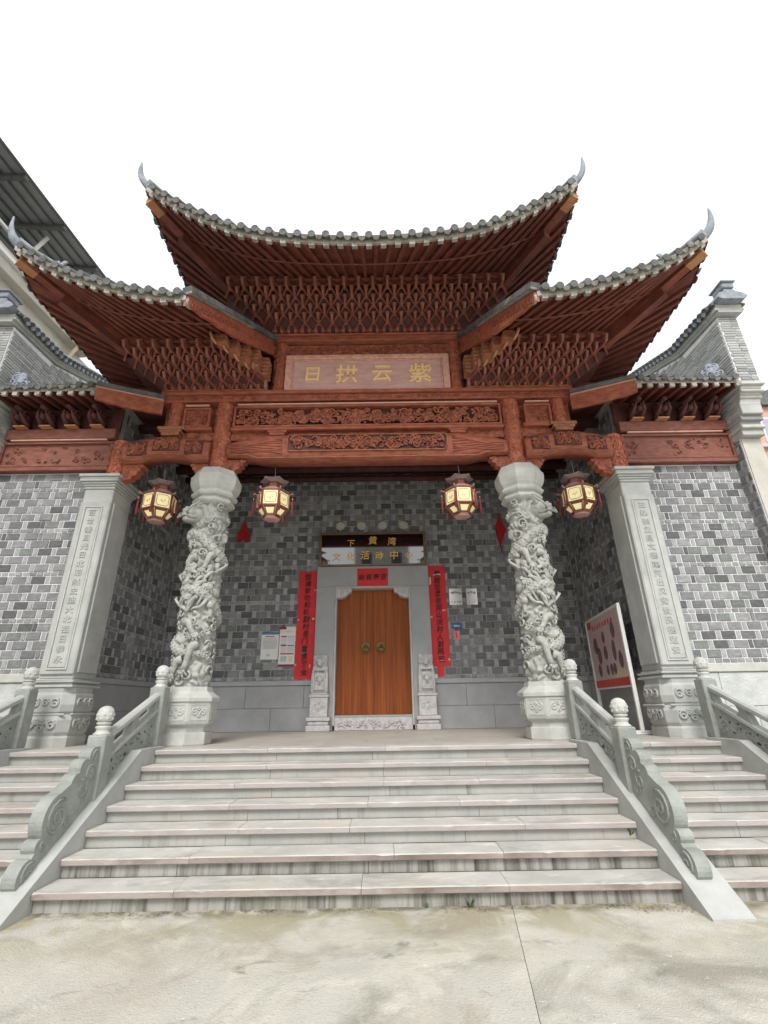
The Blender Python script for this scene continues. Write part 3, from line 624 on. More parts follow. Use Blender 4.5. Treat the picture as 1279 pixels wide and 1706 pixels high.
# ------------------------------------------------------------------ inscribed pilasters
def pilaster(s, label, text):
    cx = s*4.965; T = thing('stone_pilaster', label, 'pilaster', (cx, 3.2, ZP), 'inscribed stone pilasters')
    y0, y1 = 2.86, 3.50
    def blk(hw, d, z0, z1, b=.012, m=None):
        mb = m or MB(); mb.bev(cx-hw, cx+hw, y0-d, y1+d, z0, z1, b); return mb
    # plinth: chamfered carved block in two tiers with a rope band
    pl = MB()
    def ring(hw, d, z, ch): 
        x0, x1, a, b = cx-hw, cx+hw, y0-d, y1+d*.3
        return [(x0, a+ch, z), (x0+ch, a, z), (x1-ch, a, z), (x1, a+ch, z), (x1, b-ch, z), (x1-ch, b, z), (x0+ch, b, z), (x0, b-ch, z)]
    prof = [(.36, .09, 1.12), (.36, .09, 1.25), (.33, .06, 1.28), (.355, .085, 1.33), (.375, .105, 1.5), (.36, .09, 1.57), (.34, .07, 1.585), (.365, .095, 1.62), (.375, .105, 1.72), (.35, .08, 1.86), (.32, .05, 1.90), (.325, .055, 1.97)]
    pl.loft([ring(h, d, z, .13) for h, d, z in prof], True, 0, False); p = pl.build('plinth', 'stone', T)
    m = MB()
    for (u, z, R) in ((-.16, 1.43, .075), (.16, 1.43, .075), (0, 1.40, .06), (-.15, 1.74, .075), (.15, 1.74, .075), (0, 1.75, .06), (-.07, 1.47, .04), (.07, 1.47, .04)):
        for d in (1, -1): m.tube([(a, y0-.112, b) for a, b in spiral(cx+u, z, R, 1.2, d, .8 if d > 0 else 2.3, 12)], .014, 5)
        xx = cx-s*.382
        m.tube([(xx, a, b) for a, b in spiral(3.15+u, z, R, 1.2, 1, .8, 12)], .014, 5); m.tube([(xx, a, b) for a, b in spiral(3.15+u, z, R, 1.2, -1, 2.3, 12)], .014, 5)
    for k in range(26): m.ell((cx-.30+.6*k/25, y0-.085, 1.578), (.016, .02, .022), 6, 4)
    for k in range(20): m.ell((cx-s*.36, y0+.02+.6*k/19, 1.578), (.02, .016, .022), 6, 4)
    m.build('relief', 'stone', p)
    for (hw, d, z0, z1) in ((.335, .075, 1.972, 2.01), (.30, .04, 2.012, 2.04), (.33, .07, 2.042, 2.075), (.29, .03, 2.077, 2.10)):
        blk(hw, d, z0, z1, .008).build('moulding', 'stone', T)
    blk(.27, .0, 2.10, 5.42, .015).build('shaft', 'stone', T)
    # raised outer frame and inner panel
    m = MB(); m.bev(cx-.275, cx+.275, y0-.035, y0+.02, 2.16, 5.16, .02); fr = m.build('panel_frame', 'stone', T)
    for (xa, xb, za, zb) in ((-.165, -.145, 2.24, 5.06), (.145, .165, 2.24, 5.06), (-.145, .145, 2.24, 2.26), (-.145, .145, 5.04, 5.06)):
        m = MB(); m.box(cx+xa, cx+xb, y0-.055, y0-.034, za, zb); m.build('bead', 'stone_pale', fr)
    m = MB(); m.bev(cx-.135, cx+.135, y0-.05, y0-.03, 2.27, 5.03, .008); m.build('inscription_panel', 'stone', fr)
    xs = cx-s*.27; a, b = sorted((xs, xs-s*.03))
    m = MB(); m.bev(a, b, y0+.06, y1-.05, 2.2, 5.16, .01); m.build('side_panel', 'stone', T)
    n = len(text); 
    for i, ch in enumerate(text): put_glyph(ch, T, (cx, y0-.055, lerp(4.93, 2.40, i/(n-1))), .125, 'stone', .007, .006, sx=1.12)
    for (hw, d, z0, z1) in ((.28, .015, 5.42, 5.47), (.30, .035, 5.472, 5.51), (.325, .06, 5.512, 5.55), (.355, .09, 5.552, 5.60), (.345, .08, 5.602, 5.64), (.375, .11, 5.642, 5.70)):
        blk(hw, d, z0, z1, .01).build('capital', 'stone', T)
pilaster(-1, 'left stone pilaster with a carved column of characters beside the wing wall', '百世垂昌光日北昭然史迪大北祖日恭永')
pilaster(1, 'right stone pilaster with a carved column of characters behind the notice stand', '三桑崇孟昌文德南河出风安登民德道安')

# ------------------------------------------------------------------ dragon columns
def dragon_column(s, label):
    cx, cy = s*2.855, 2.98
    T = thing('dragon_column', label, 'column', (cx, cy, ZP), 'carved dragon columns')
    def C(ph, z, r): return Vector((cx+s*r*sin(ph), cy-r*cos(ph), z))       # ph 0 faces the steps, positive towards the outside
    m = MB(); R8 = pi/8
    m.lathe([(.40, 0), (.41, .02), (.41, .17), (.37, .185), (.37, .25), (.40, .27), (.445, .30), (.455, .33)], 8, (cx, cy, 1.12), R8, 0, False)
    m.lathe([(.45, .331), (.45, .60), (.475, .615), (.475, .665), (.455, .69), (.40, .73), (.36, .76), (.345, .83)], 8, (cx, cy, 1.12), R8, 0, False)
    b = m.build('base', 'stone_pale', T)
    m = MB()
    for k in range(8):
        a = k*pi/4; ap = .45*cos(pi/8)+.001; n = Vector((sin(a), -cos(a), 0)); t = Vector((cos(a), sin(a), 0)); c = Vector((cx, cy, 1.12+.465))+n*ap
        for (u0, u1, z0, z1) in ((-.14, .14, -.115, -.10), (-.14, .14, .10, .115), (-.14, -.125, -.1, .1), (.125, .14, -.1, .1)):
            m.bar(c+t*u0+Vector((0, 0, (z0+z1)/2)), c+t*u1+Vector((0, 0, (z0+z1)/2)), .012, z1-z0)
        for (u, z, R, d) in ((-.06, 0, .055, 1), (.06, 0, .055, -1), (0, .05, .03, 1), (0, -.05, .03, -1)):
            m.tube([c+t*p+Vector((0, 0, r)) for p, r in spiral(u, z, R, 1.3, d, 1.5, 12)], .011, 5)
    m.build('relief', 'stone_pale', b)
    # shaft: displaced surface of cloud swirls
    m = MB(); NU, NV = 88, 220
    def sh(u, v):
        a = 2*pi*u; z = lerp(1.93, 5.16, v); r0_ = lerp(.265, .245, v)
        p = Vector((cos(a)*1.0, sin(a)*1.0, z*3.1)); wv = noise.noise_vector(p*1.4)
        d = .10*abs(noise.noise(p*2.0+wv*.9))+.03*noise.noise(p*4.6+wv*.8)
        d += .014*sin(38*(z+.12*sin(2*a+z*3)+.10*wv.x))*(.5+.5*noise.noise(p*1.1+Vector((9, 2, 4))))
        r = r0_+d; return (cx+s*r*sin(a), cy-r*cos(a), z)
    m.grid(sh, NU, NV); m.build('shaft', 'stone_carved', T)
    # dragon body winding up the shaft
    m = MB(); N = 260; path = []; rad = []
    for i in range(N+1):
        t = i/N; ph = -1.9+2*pi*2.75*t; z = lerp(2.2, 4.72, t)+.07*sin(t*31)
        path.append(C(ph, z, .275+.012*sin(t*43))); env = min(1, t*5+.25)*min(1, (1-t)*6+.55)
        rad.append(.092*env*(1+.045*(1 if i % 4 < 2 else -1)))
    m.tube(path, rad, 12); body = m.build('dragon_body', 'stone_carved', T)
    fn = MB()
    for i in range(6, N-6, 3):
        p = path[i]; ax = Vector((cx, cy, p.z)); out = (p-ax).normalized(); tg = (path[i+2]-path[i-2]).normalized(); upn = out.cross(tg)
        if upn.z < 0: upn = -upn
        c = p+upn*rad[i]*.9+out*.03
        fn.add([c-tg*.022, c+tg*.026, c+upn*.05-tg*.012, c+out*.02+upn*.01], [(0, 1, 2), (1, 3, 2), (3, 0, 2), (0, 3, 1)])
    for i in range(8, N-8, 2):           # scales on the visible flank
        p = path[i]; ax = Vector((cx, cy, p.z)); out = (p-ax).normalized(); tg = (path[i+2]-path[i-2]).normalized(); upn = tg.cross(out).normalized()
        for k in (-1, 0, 1):
            a = k*.75+(.37 if (i//2) % 2 else 0); n = out*cos(a)+upn*sin(a); c = p+n*rad[i]*.985
            fn.ell(c, (.021, .021, .008), 5, 3, Matrix((tg, n.cross(tg), n)).transposed())
    fn.build('scales', 'stone_carved', body)
    # legs with claws
    def leg(ph, z, dph, dz, R=.056):
        l = MB(); P0 = C(ph, z, .29); P1 = C(ph+dph*.5, z+dz*.25+.03, .335); P2 = C(ph+dph*.75, z+dz*.75, .33); P3 = C(ph+dph, z+dz, .325)
        l.tube([P0, lerp(P0, P1, .6), P1, lerp(P1, P2, .5), P2, P3], [R*1.35, R*1.25, R, R*.85, R*.75, R*.95], 8)
        l.ell(P3, (.06, .06, .05), 8, 6)
        for k in range(4):
            a = -1.1+.72*k; e = C(ph+dph+.24*sin(a), z+dz-.10*cos(a)-.01, .355); md = lerp(P3, e, .55)+Vector((0, -.035, .02))
            l.tube([P3, md, e, e+Vector((s*.012*sin(a), .015, -.035))], [.027, .026, .018, .004], 6)
            l.ell(md, (.03, .03, .026), 6, 4)
        return l
    for a in ((.15, 4.05, .7, -.28), (-.75, 4.1, .55, -.30), (.5, 2.95, -.8, -.22), (-.4, 2.6, .5, -.42, .062), (.25, 2.35, .45, -.22, .06), (-1.2, 3.4, .5, .12), (1.1, 2.2, .1, -.15)):
        leg(*a).build('claw_leg', 'stone_carved', T)
    # head looking outwards near the top
    h = MB(); ph0 = 1.0; o = C(ph0, 4.83, .20); D = (C(ph0, 0, 1)-C(ph0, 0, 0)).normalized(); D = (D+Vector((0, -.25, 0))).normalized(); S = Vector((0, 0, 1)).cross(D).normalized(); U = Vector((0, 0, 1))
    HS = 1.32
    def hp(a, b, c): return o+(D*a*.70+S*b+U*c)*HS
    MR = Matrix((D, S, U)).transposed()
    h.ell(hp(.02, 0, .03), (0.2244, 0.1848, 0.1848), 12, 8, MR)                    # skull
    h.ell(hp(.17, 0, .02), (0.1716, 0.1320, 0.0990), 12, 8, MR)                  # muzzle
    h.ell(hp(.28, 0, .045), (0.0726, 0.0990, 0.0660), 10, 6, MR)                # nose
    h.ell(hp(.15, 0, -.075), (0.1848, 0.1122, 0.0462), 12, 6, MR)               # jaw
    h.ell(hp(.28, 0, -.06), (0.0528, 0.0792, 0.0396), 8, 5, MR)
    h.tube([hp(.10, -.09, -.02), hp(.2, -.085, -.045), hp(.3, -.05, -.02), hp(.34, 0, -.012), hp(.3, .05, -.02), hp(.2, .085, -.045), hp(.1, .09, -.02)], .028, 6)
    for k in (-1, 1):
        h.ell(hp(.11, k*.105, .10), (0.0594, 0.0462, 0.0528), 8, 6, MR); h.ell(hp(.125, k*.125, .105), (0.0317, 0.0264, 0.0317), 8, 5, MR)
        h.tube([hp(.02, k*.09, .12), hp(.08, k*.12, .155), hp(.16, k*.09, .14)], [0.0420, 0.0490, 0.0210], 6)
        h.ell(hp(.305, k*.045, .075), (0.0343, 0.0317, 0.0317), 7, 5, MR)
        h.tube([hp(-.02, k*.07, .13), hp(-.12, k*.11, .20), hp(-.24, k*.13, .22), hp(-.3, k*.12, .27)], [0.0476, 0.0420, 0.0308, 0.0084], 7)     # horn
        h.tube([hp(-.08, k*.09, .18), hp(-.12, k*.14, .25), hp(-.1, k*.16, .3)], [0.0280, 0.0224, 0.0056], 5)
        h.tube([hp(.3, k*.07, .01), hp(.36, k*.14, -.02), hp(.30, k*.2, .06), hp(.2, k*.22, .12), hp(.14, k*.2, .2)], [0.0224, 0.0210, 0.0182, 0.0154, 0.0084], 6)   # whisker
        h.tube([hp(-.05, k*.12, .03), hp(-.1, k*.19, .05), hp(-.14, k*.2, .0)], [0.0420, 0.0420, 0.0112], 6)
        for j in range(3): h.tube([hp(.13+.06*j, k*.07, -.025), hp(.135+.06*j, k*.07, -.06)], [0.0154, 0.0042], 5)
    for j in range(9):
        a = -1.2+.3*j
        h.tube([hp(-.02, .11*sin(a), -.02+.05*cos(a)), hp(-.10, .20*sin(a), -.06), hp(-.13, .26*sin(a)+.02, -.15-.02*(j % 3)), hp(-.12, .27*sin(a)+.05, -.22)], [0.0420, 0.0364, 0.0280, 0.0084], 6)
    h.build('dragon_head', 'stone_carved', T)
    # flowing mane halfway up, pearls, clouds
    q = random.Random(5); mn = MB()
    for j in range(26):
        p0 = q.uniform(-1.0, .5); z0 = q.uniform(3.35, 3.95); L_ = q.uniform(.5, .95); dz = q.uniform(-.30, -.10); ph_ = q.uniform(0, 6)
        pts = [C(p0+L_*t, z0+dz*t+.035*sin(7*t+ph_), .312+.02*sin(3.1*t)+.012*sin(9*t+j)) for t in [i/10 for i in range(11)]]
        mn.tube(pts, [.034*(1-.7*i/10)+.006 for i in range(11)], 6)
    for (pz, zz, pp) in ((1.35, 3.72, .1), (1.2, 3.3, -.2), (-1.3, 3.9, .1)):
        pts = [C(pz*.7, zz-.12, .30), C(pz*.9, zz-.05, .34), C(pz, zz, .38), C(pz*1.03, zz+.05, .41), C(pz*1.03, zz+.07, .39), C(pz, zz+.05, .38)]
        mn.tube(pts, [.03, .028, .024, .022, .018, .012], 7)
    mn.build('mane', 'stone_carved', T)
    pr = MB()
    for (ph, z, r) in ((.95, 4.42, .075), (-.85, 3.22, .07), (-.95, 4.0, .05), (-.6, 3.85, .06), (.55, 3.52, .05)):
        pr.ell(C(ph, z, .315), (r, r, r), 12, 8); pr.tube([C(ph-.05, z-.05, .305), C(ph-.1, z-.16, .295), C(ph+.05, z-.28, .28)], [.05, .04, .01], 6)
    pr.build('pearls', 'stone_carved', T)
    cl = MB()
    for j in range(60):
        ph = q.uniform(-1.7, 1.7); z = q.uniform(2.0, 5.05); R = q.uniform(.05, .095); sp = spiral(0, 0, R, q.uniform(.9, 1.4), q.choice((-1, 1)), q.uniform(0, 6), 10)
        cl.tube([C(ph+a/.30, z+b_, .298+.004*i) for i, (a, b_) in enumerate(sp)], [.024*(1-.06*i) for i in range(11)], 6)
    cl.build('clouds', 'stone_carved', T)
    m = MB(); k = 1.0
    m.lathe([(.30, 5.05), (.35, 5.075), (.375, 5.10), (.375, 5.14), (.335, 5.16), (.335, 5.185), (.39, 5.205), (.41, 5.235), (.41, 5.27), (.375, 5.285), (.375, 5.31), (.41, 5.36), (.44, 5.43), (.455, 5.50), (.455, 5.60), (.435, 5.615), (.375, 5.74)], 8, (cx, cy, 0), pi/8, 0, False)
    m.build('capital', 'stone_pale', T)
dragon_column(-1, 'white stone column wrapped by a carved dragon, left of the door')
dragon_column(1, 'white stone column wrapped by a carved dragon, right of the door')

# ------------------------------------------------------------------ timber gate frame
TF = thing('timber_gate_frame', 'carved red timber frame of posts and beams standing on the stone columns', 'gate', (0, 2.98, 5.73))
F = 2.80
def post(x, z0, z1, r, y=2.98, name='post'):
    m = MB(); n = 20; rows = 40
    def fn(u, v):
        a = 2*pi*u; z = lerp(z0, z1, v); rr = r+.008*sin(9*a+2.2*sin(z*9))*sin(z*14)
        return (x+rr*sin(a), y-rr*cos(a), z)
    m.grid(fn, n, rows); po = m.build(name, 'wood_v', TF)
    m = MB(); q = random.Random(int(x*100)+int(z0*10)); zc = z0+.14; k = 0
    while zc < z1-.1:
        d = 1 if k % 2 else -1
        for aoff in (-.75, 0, .75):
            sp = spiral(0, 0, q.uniform(.06, .095)*r/.175, q.uniform(.8, 1.3), d, q.uniform(0, 6), 10)
            m.tube([(x+(r+.006)*sin(aoff+a/r), y-(r+.006)*cos(aoff+a/r), zc+b) for a, b in sp], [.013*(1-.05*i) for i in range(11)], 4)
        zc += .17; k += 1
    m.build('relief', 'wood_v', po)
def beam(x0, x1, z0, z1, y0=F, y1=3.1, mt='wood', name='beam', b=.012):
    m = MB(); m.bev(min(x0, x1), max(x0, x1), y0, y1, z0, z1, b); return m.build(name, mt, TF)
def carved_panel(x0, x1, z0, z1, y, n, seed, rim=.035, mt='wood_carved', name='carved_panel', R=(.05, .11), bg_='wood_dark', rad=.017):
    if x0 > x1: x0, x1 = x1, x0
    m = MB(); m.box(x0, x1, y+.11, y+.15, z0, z1); p = m.build(name, bg_, TF)  # dark ground colour paints the shade in the carved recesses
    for (a, b, c, d) in ((x0, x1, z0, z0+rim), (x0, x1, z1-rim, z1), (x0, x0+rim, z0+rim, z1-rim), (x1-rim, x1, z0+rim, z1-rim)):
        e = MB(); e.bev(a, b, y-.03, y+.12, c, d, .006); e.build('rim', 'wood', p)
    e = MB(); carving(e, x0+rim, x1-rim, z0+rim, z1-rim, y+.07, n, seed, R, rad, depth=.06); e.build('carving', mt, p)
    return p
def plain_panel(x0, x1, z0, z1, y, seed, mt='wood_carved', rm='wood'):
    if x0 > x1: x0, x1 = x1, x0
    m = MB(); m.box(x0, x1, y+.03, y+.07, z0, z1); p = m.build('panel', mt, TF); rim = .045
    for (a, b, c, d) in ((x0, x1, z0, z0+rim), (x0, x1, z1-rim, z1), (x0, x0+rim, z0+rim, z1-rim), (x1-rim, x1, z0+rim, z1-rim)):
        e = MB(); e.bev(a, b, y-.02, y+.04, c, d, .006); e.build('rim', rm, p)
    e = MB(); carving(e, x0+rim, x1-rim, z0+rim, z1-rim, y+.034, 26, seed, (.03, .07), .009, depth=.012); e.build('carving', mt, p)
for s in (-1, 1):
    post(s*2.845, 5.72, 7.27, .185)
    post(s*1.81, 7.48, 8.74, .145, 2.95)
    post(s*3.80, 6.70, 7.27, .145, 2.94)
    post(s*4.79, 5.70, 6.46, .185, 3.03)
# fascia under the name board
beam(-4.07, 4.07, 7.262, 7.40, 2.76, 3.15); beam(-4.09, 4.09, 7.402, 7.475, 2.70, 3.15)
m = MB(); carving(m, -4.05, 4.05, 7.275, 7.39, 2.762, 150, 9, (.035, .05), .010, leaf=False, depth=.012); m.build('carving', 'wood_carved', TF)
for s in (-1, 1):
    m = MB(); m.box(min(s*1.98, s*4.07), max(s*1.98, s*4.07), 2.69, 2.76, 7.476, 7.50); m.build('moulding', 'wood_gold', TF)
# main carved panel with pale strip, and panels beside it
carved_panel(-2.62, 2.62, 6.67, 7.15, F+.0, 250, 3, rad=.02)
for (a, b) in ((-2.56, -.9), (-.895, 1.1), (1.105, 2.56)):
    m = MB(); m.box(a, b, 2.752, 2.80, 7.165, 7.19); m.build('strip', 'wood_strip', TF)
beam(-2.65, 2.65, 6.60, 6.668, 2.77, 3.1)
m = MB(); m.box(-2.66, 2.66, 2.90, 3.0, 6.44, 6.60); m.build('back_board', 'wood_carved', TF)
m = MB(); m.box(-4.07, 4.07, 3.02, 3.08, 6.5, 7.27); m.build('back_board', 'wood', TF)
for s in (-1, 1):
    a, b = sorted((s*1.9, s*4.4)); m = MB(); m.box(a, b, 3.11, 3.16, 7.3, 8.9); m.build('back_board', 'wood_dark', TF)
for s in (-1, 1):
    plain_panel(s*3.09, s*3.62, 6.70, 7.15, F+.02, 5+s)
    m = MB(); a, b = sorted((s*3.12, s*3.59)); m.box(a, b, 2.762, 2.80, 7.165, 7.19); m.build('strip', 'wood_strip', TF)
    beam(s*3.03, s*3.66, 6.63, 6.70, 2.78, 3.1)
    # corbel under the short outer post
    for (hw, z0, z1) in ((.26, 6.63, 6.70), (.21, 6.57, 6.628), (.17, 6.50, 6.568)): beam(s*3.80-hw, s*3.80+hw, z0, z1, 2.74, 3.12, 'wood_gold')
    m = MB(); a, b = sorted((s*3.02, s*3.62)); m.box(a, b, 2.9, 2.98, 6.45, 6.63); m.build('back_board', 'wood_carved', TF)
    for (hw, z0, z1) in ((.19, 6.55, 6.60), (.15, 6.49, 6.548)): beam(s*1.75-hw, s*1.75+hw, z0, z1, 2.78, 3.0)
# lower main beam: bulging carved tie beam
def tie_beam():
    m = MB(); rings = []
    for i in range(49):
        x = lerp(-2.68, 2.68, i/48); e = max(0, (abs(x)-1.75)/.93); zt = 6.49-.17*e**1.8; zb = 5.96 if abs(x) < 1.95 else 5.96+.07*min(1, (abs(x)-1.95)/.25)
        bul = .05*(1-e*.6); zc = (zt+zb)/2
        rings.append([(x, F-bul, lerp(zb, zt, .28)), (x, F-bul, lerp(zb, zt, .74)), (x, F-bul*.4, zt-.02), (x, F+.04, zt), (x, 3.12, zt), (x, 3.12, zb), (x, F+.05, zb), (x, F-bul*.3, zb+.03)])
    m.loft(rings, True, 0, True); b = m.build('tie_beam', 'wood', TF)
    e = MB(); e.box(-1.5, 1.5, F-.056, F-.04, 6.10, 6.44); e.build('carving_ground', 'wood_dark', b)  # dark plate paints recess shade behind the tie beam carving
    e = MB(); carving(e, -1.48, 1.48, 6.11, 6.43, F-.05, 130, 17, (.04, .085), .016, depth=.05); e.build('carving', 'wood_carved', b)
    e = MB(); e.tube([(-1.5, F-.075, 6.12), (-1.52, F-.075, 6.2), (-1.52, F-.075, 6.38), (-1.47, F-.075, 6.44), (1.47, F-.075, 6.44), (1.52, F-.075, 6.38), (1.52, F-.075, 6.2), (1.47, F-.075, 6.10), (-1.47, F-.075, 6.10), (-1.5, F-.075, 6.12)], .013, 6); e.build('bead', 'wood_gold', b)
    for s in (-1, 1):
        e = MB(); q = random.Random(31)
        for k in range(9):       # mane-like hair lines of the beam ends
            y_ = F-.045; zz = lerp(6.06, 6.36, k/8)
            e.tube([(s*lerp(1.62, 2.6, t), y_-.012+.02*t, lerp(zz, 6.14+.10*k/8, t)+.03*sin(5*t+k)) for t in [i/10 for i in range(11)]], [.012*(1-.5*i/10) for i in range(11)], 5)
        e.build('relief', 'wood', b)
    e = MB(); e.tube([(lerp(-2.6, 2.6, i/30), F-.03, 5.985+(.07 if abs(lerp(-2.6, 2.6, i/30)) > 2.1 else 0)) for i in range(31)], .014, 5); e.build('lower_bead', 'wood_gold', b)
tie_beam()
# arched side beams between column post and pilaster post
def arch_beam(s):
    m = MB(); rings = []; xa, xb = 3.0, 4.64
    for i in range(33):
        t = i/32; x = lerp(xa, xb, t); u = 2*t-1; zt = 6.36+.13*(1-u*u); zb = 5.93+.13*max(0, 1-(u/.62)**2)**.6 if abs(u) < .62 else 5.93
        rings.append([(s*x, F-.02, zb+.02), (s*x, F-.05, lerp(zb, zt, .35)), (s*x, F-.05, lerp(zb, zt, .8)), (s*x, F, zt), (s*x, 3.1, zt), (s*x, 3.1, zb)])
    m.loft(rings, True, 0, True); b = m.build('arched_beam', 'wood', TF)
    for (x0, x1, z0, z1, n) in ((3.12, 3.46, 6.08, 6.37, 26), (3.56, 4.08, 6.16, 6.45, 40), (4.18, 4.54, 6.06, 6.36, 26)):
        a, c = sorted((s*x0, s*x1))
        e = MB(); e.box(a, c, F-.057, F-.04, z0, z1); e.build('carving_ground', 'wood_dark', b)  # recess shade painted as a dark plate behind each carving
        e = MB(); carving(e, a, c, z0, z1, F-.05, n, int(x0*10), (.03, .07), .011, depth=.03); e.build('carving', 'wood_carved', b)
    # lower bead following the arch
    e = MB(); e.tube([(s*lerp(xa+.05, xb-.05, i/24), F-.045, rings[int(lerp(1, 31, i/24))][0][2]+.02) for i in range(25)], .012, 5); e.build('bead', 'wood_gold', b)
for s in (-1, 1): arch_beam(s)
# curved brackets tucked under the beams beside the posts
def under_bracket(x, s, z, ln, h, mt='wood_carved'):
    poly = [(0, 0), (ln, 0), (ln*.97, -h*.16), (ln*.84, -h*.20), (ln*.88, -h*.36), (ln*.72, -h*.44), (ln*.70, -h*.62), (ln*.5, -h*.68), (ln*.46, -h*.86), (ln*.2, -h*.9), (0, -h)]
    m = MB(); m.prism(poly, lambda a, b: (x+s*a, 2.87, z+b), lambda a, b: (x+s*a, 3.04, z+b)); k = m.build('corner_bracket', mt, TF)
    e = MB(); q = random.Random(int(x*10))
    for (a, b, R) in ((.25, -.28, .09), (.55, -.22, .07), (.25, -.65, .07), (.8, -.1, .04)):
        e.tube([(x+s*p, 2.866, z+r) for p, r in spiral(ln*a, h*b, R*ln/.35*.8, 1.3, 1, 1, 12)], .011, 5)
    e.build('relief', mt, k)
for s in (-1, 1):
    under_bracket(s*2.68, -s, 5.995, .36, .30); under_bracket(s*3.02, s, 5.925, .34, .30); under_bracket(s*4.62, -s, 5.925, .38, .34, 'wood')
# frame round the name board
beam(-1.98, 1.98, 8.42, 8.70, 2.84, 3.1, 'wood_carved'); beam(-2.02, 2.02, 8.742, 8.86, 2.74, 3.15); beam(-2.05, 2.05, 8.862, 8.905, 2.70, 3.15)
m = MB(); m.box(-1.98, 1.98, 2.96, 3.1, 7.476, 8.42); m.build('back_board', 'wood', TF)
m = MB(); carving(m, -1.6, 1.6, 8.46, 8.66, 2.842, 70, 4, (.04, .07), .010, depth=.012); m.build('carving', 'wood_carved', TF)
# wing panels between pilaster post and gable wall
for s in (-1, 1):
    a, b = sorted((s*4.97, s*7.12))
    beam(a, b, 5.872, 5.96, 2.95, 3.09, 'wood_brown'); plain_panel(a, b, 5.962, 6.50, 2.97, 50+s, 'wood_brown', 'wood_brown')
    for k in (0, 1):
        c, d = sorted((s*lerp(5.1, 6.98, k*.5), s*lerp(5.1, 6.98, k*.5+.495))); m = MB(); m.box(c, d, 2.925, 2.97, 6.52, 6.545); m.build('strip', 'wood_strip', TF)
    beam(a, b, 6.56, 6.78, 2.93, 3.09, 'wood_brown')
    m = MB(); m.box(a, b, 3.05, 3.10, 6.78, 7.30); m.build('back_board', 'wood_dark', TF)
    for k in range(4):
        x = s*(5.32+.50*k)
        m = MB(); m.box(x-.11, x+.11, 2.82, 3.06, 6.782, 6.81); m.build('block', 'wood_light', TF)
        m = MB()
        m.ell((x, 2.78, 6.98), (.10, .15, .11), 10, 7); m.ell((x+s*.03, 2.64, 6.95), (.07, .08, .07), 8, 6)
        for d in (-1, 1):
            m.tube([(x+d*.08, y_, z_) for y_, z_ in spiral(2.72, 7.0, .13, 1.3, 1, .5, 12)], .024, 6)
            m.tube([(x+d*.05, 2.9, 6.86), (x+d*.11, 2.72, 6.84), (x+d*.10, 2.58, 6.92), (x+d*.06, 2.52, 7.04)], [.05, .045, .035, .01], 7)
        m.tube([(x, 3.0, 7.13), (x, 2.5, 7.10)], .045, 6); m.v = [(v[0], v[1]+.14, v[2]+.02) for v in m.v]; m.build('carved_bracket', 'wood_dark', TF)  # dark wood colour stands in for the wing eave's shade

# name board
NB = thing('name_board', 'reddish wooden name board with four raised golden characters', 'name board', (0, 2.84, 7.48))
m = MB(); m.box(-1.62, 1.62, 2.83, 2.88, 7.50, 8.36); m.build('panel', 'board_face', NB)
for (a, b, c, d) in ((-1.68, 1.68, 7.478, 7.53), (-1.68, 1.68, 8.29, 8.39), (-1.68, -1.54, 7.53, 8.29), (1.54, 1.68, 7.53, 8.29)):
    m = MB(); m.bev(a, b, 2.765, 2.885, c, d, .012); m.build('frame', 'board_frame', NB)
for (a, b, c, d) in ((-1.52, 1.52, 7.535, 7.555), (-1.52, 1.52, 8.265, 8.285), (-1.535, -1.515, 7.535, 8.285), (1.515, 1.535, 7.535, 8.285)):
    m = MB(); m.box(a, b, 2.80, 2.832, c, d); m.build('bead', 'board_frame', NB)
for ch, x, sz in (('日', -1.12, .40), ('拱', -.42, .47), ('云', .30, .45), ('紫', 1.08, .50)):
    put_glyph(ch, NB, (x, 2.822, 7.93), sz, 'gold', .018, .016, shear=.06)

# ------------------------------------------------------------------ roofs
def bracket_mesh():
    m = MB()
    def wedge(w, y0, yb, z0, z1, lean, mi):
        m.add([(-w, y0, z0), (w, y0, z0), (w, yb, z0), (-w, yb, z0), (-w*1.25, y0-lean, z1), (w*1.25, y0-lean, z1), (w*1.25, yb, z1), (-w*1.25, yb, z1)], [(0, 1, 5, 4), (1, 2, 6, 5), (2, 3, 7, 6), (3, 0, 4, 7), (4, 5, 6, 7), (3, 2, 1, 0)], mi)
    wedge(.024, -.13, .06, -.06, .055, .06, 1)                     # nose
    wedge(.048, -.12, .02, .055, .10, .03, 0)                      # bearing block
    for d in (-1, 1):
        m.bar((d*.01, .0, -.025), (d*.15, .18, -.115), .034, .055)
        m.add([(d*.03, -.06, .02), (d*.12, .02, .055), (d*.12, .06, .055), (d*.03, .04, .02), (d*.03, -.06, .06), (d*.12, .02, .095), (d*.12, .06, .095), (d*.03, .04, .06)], [(0, 1, 5, 4), (1, 2, 6, 5), (2, 3, 7, 6), (3, 0, 4, 7), (4, 5, 6, 7), (3, 2, 1, 0)])
    return m.mesh('bracket', ['wood_bracket', 'wood_bracket_lit'])
BM = bracket_mesh()
def tooth_mesh():
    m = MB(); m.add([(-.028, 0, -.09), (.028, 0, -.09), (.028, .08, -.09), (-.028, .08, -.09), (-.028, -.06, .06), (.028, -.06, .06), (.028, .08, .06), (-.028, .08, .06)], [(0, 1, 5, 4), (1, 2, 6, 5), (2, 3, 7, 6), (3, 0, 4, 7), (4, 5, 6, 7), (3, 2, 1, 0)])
    return m.mesh('bracket_tooth', 'wood_bracket_lit')
TM = tooth_mesh()
RYE = 0.30           # front eave line of the three gate roofs

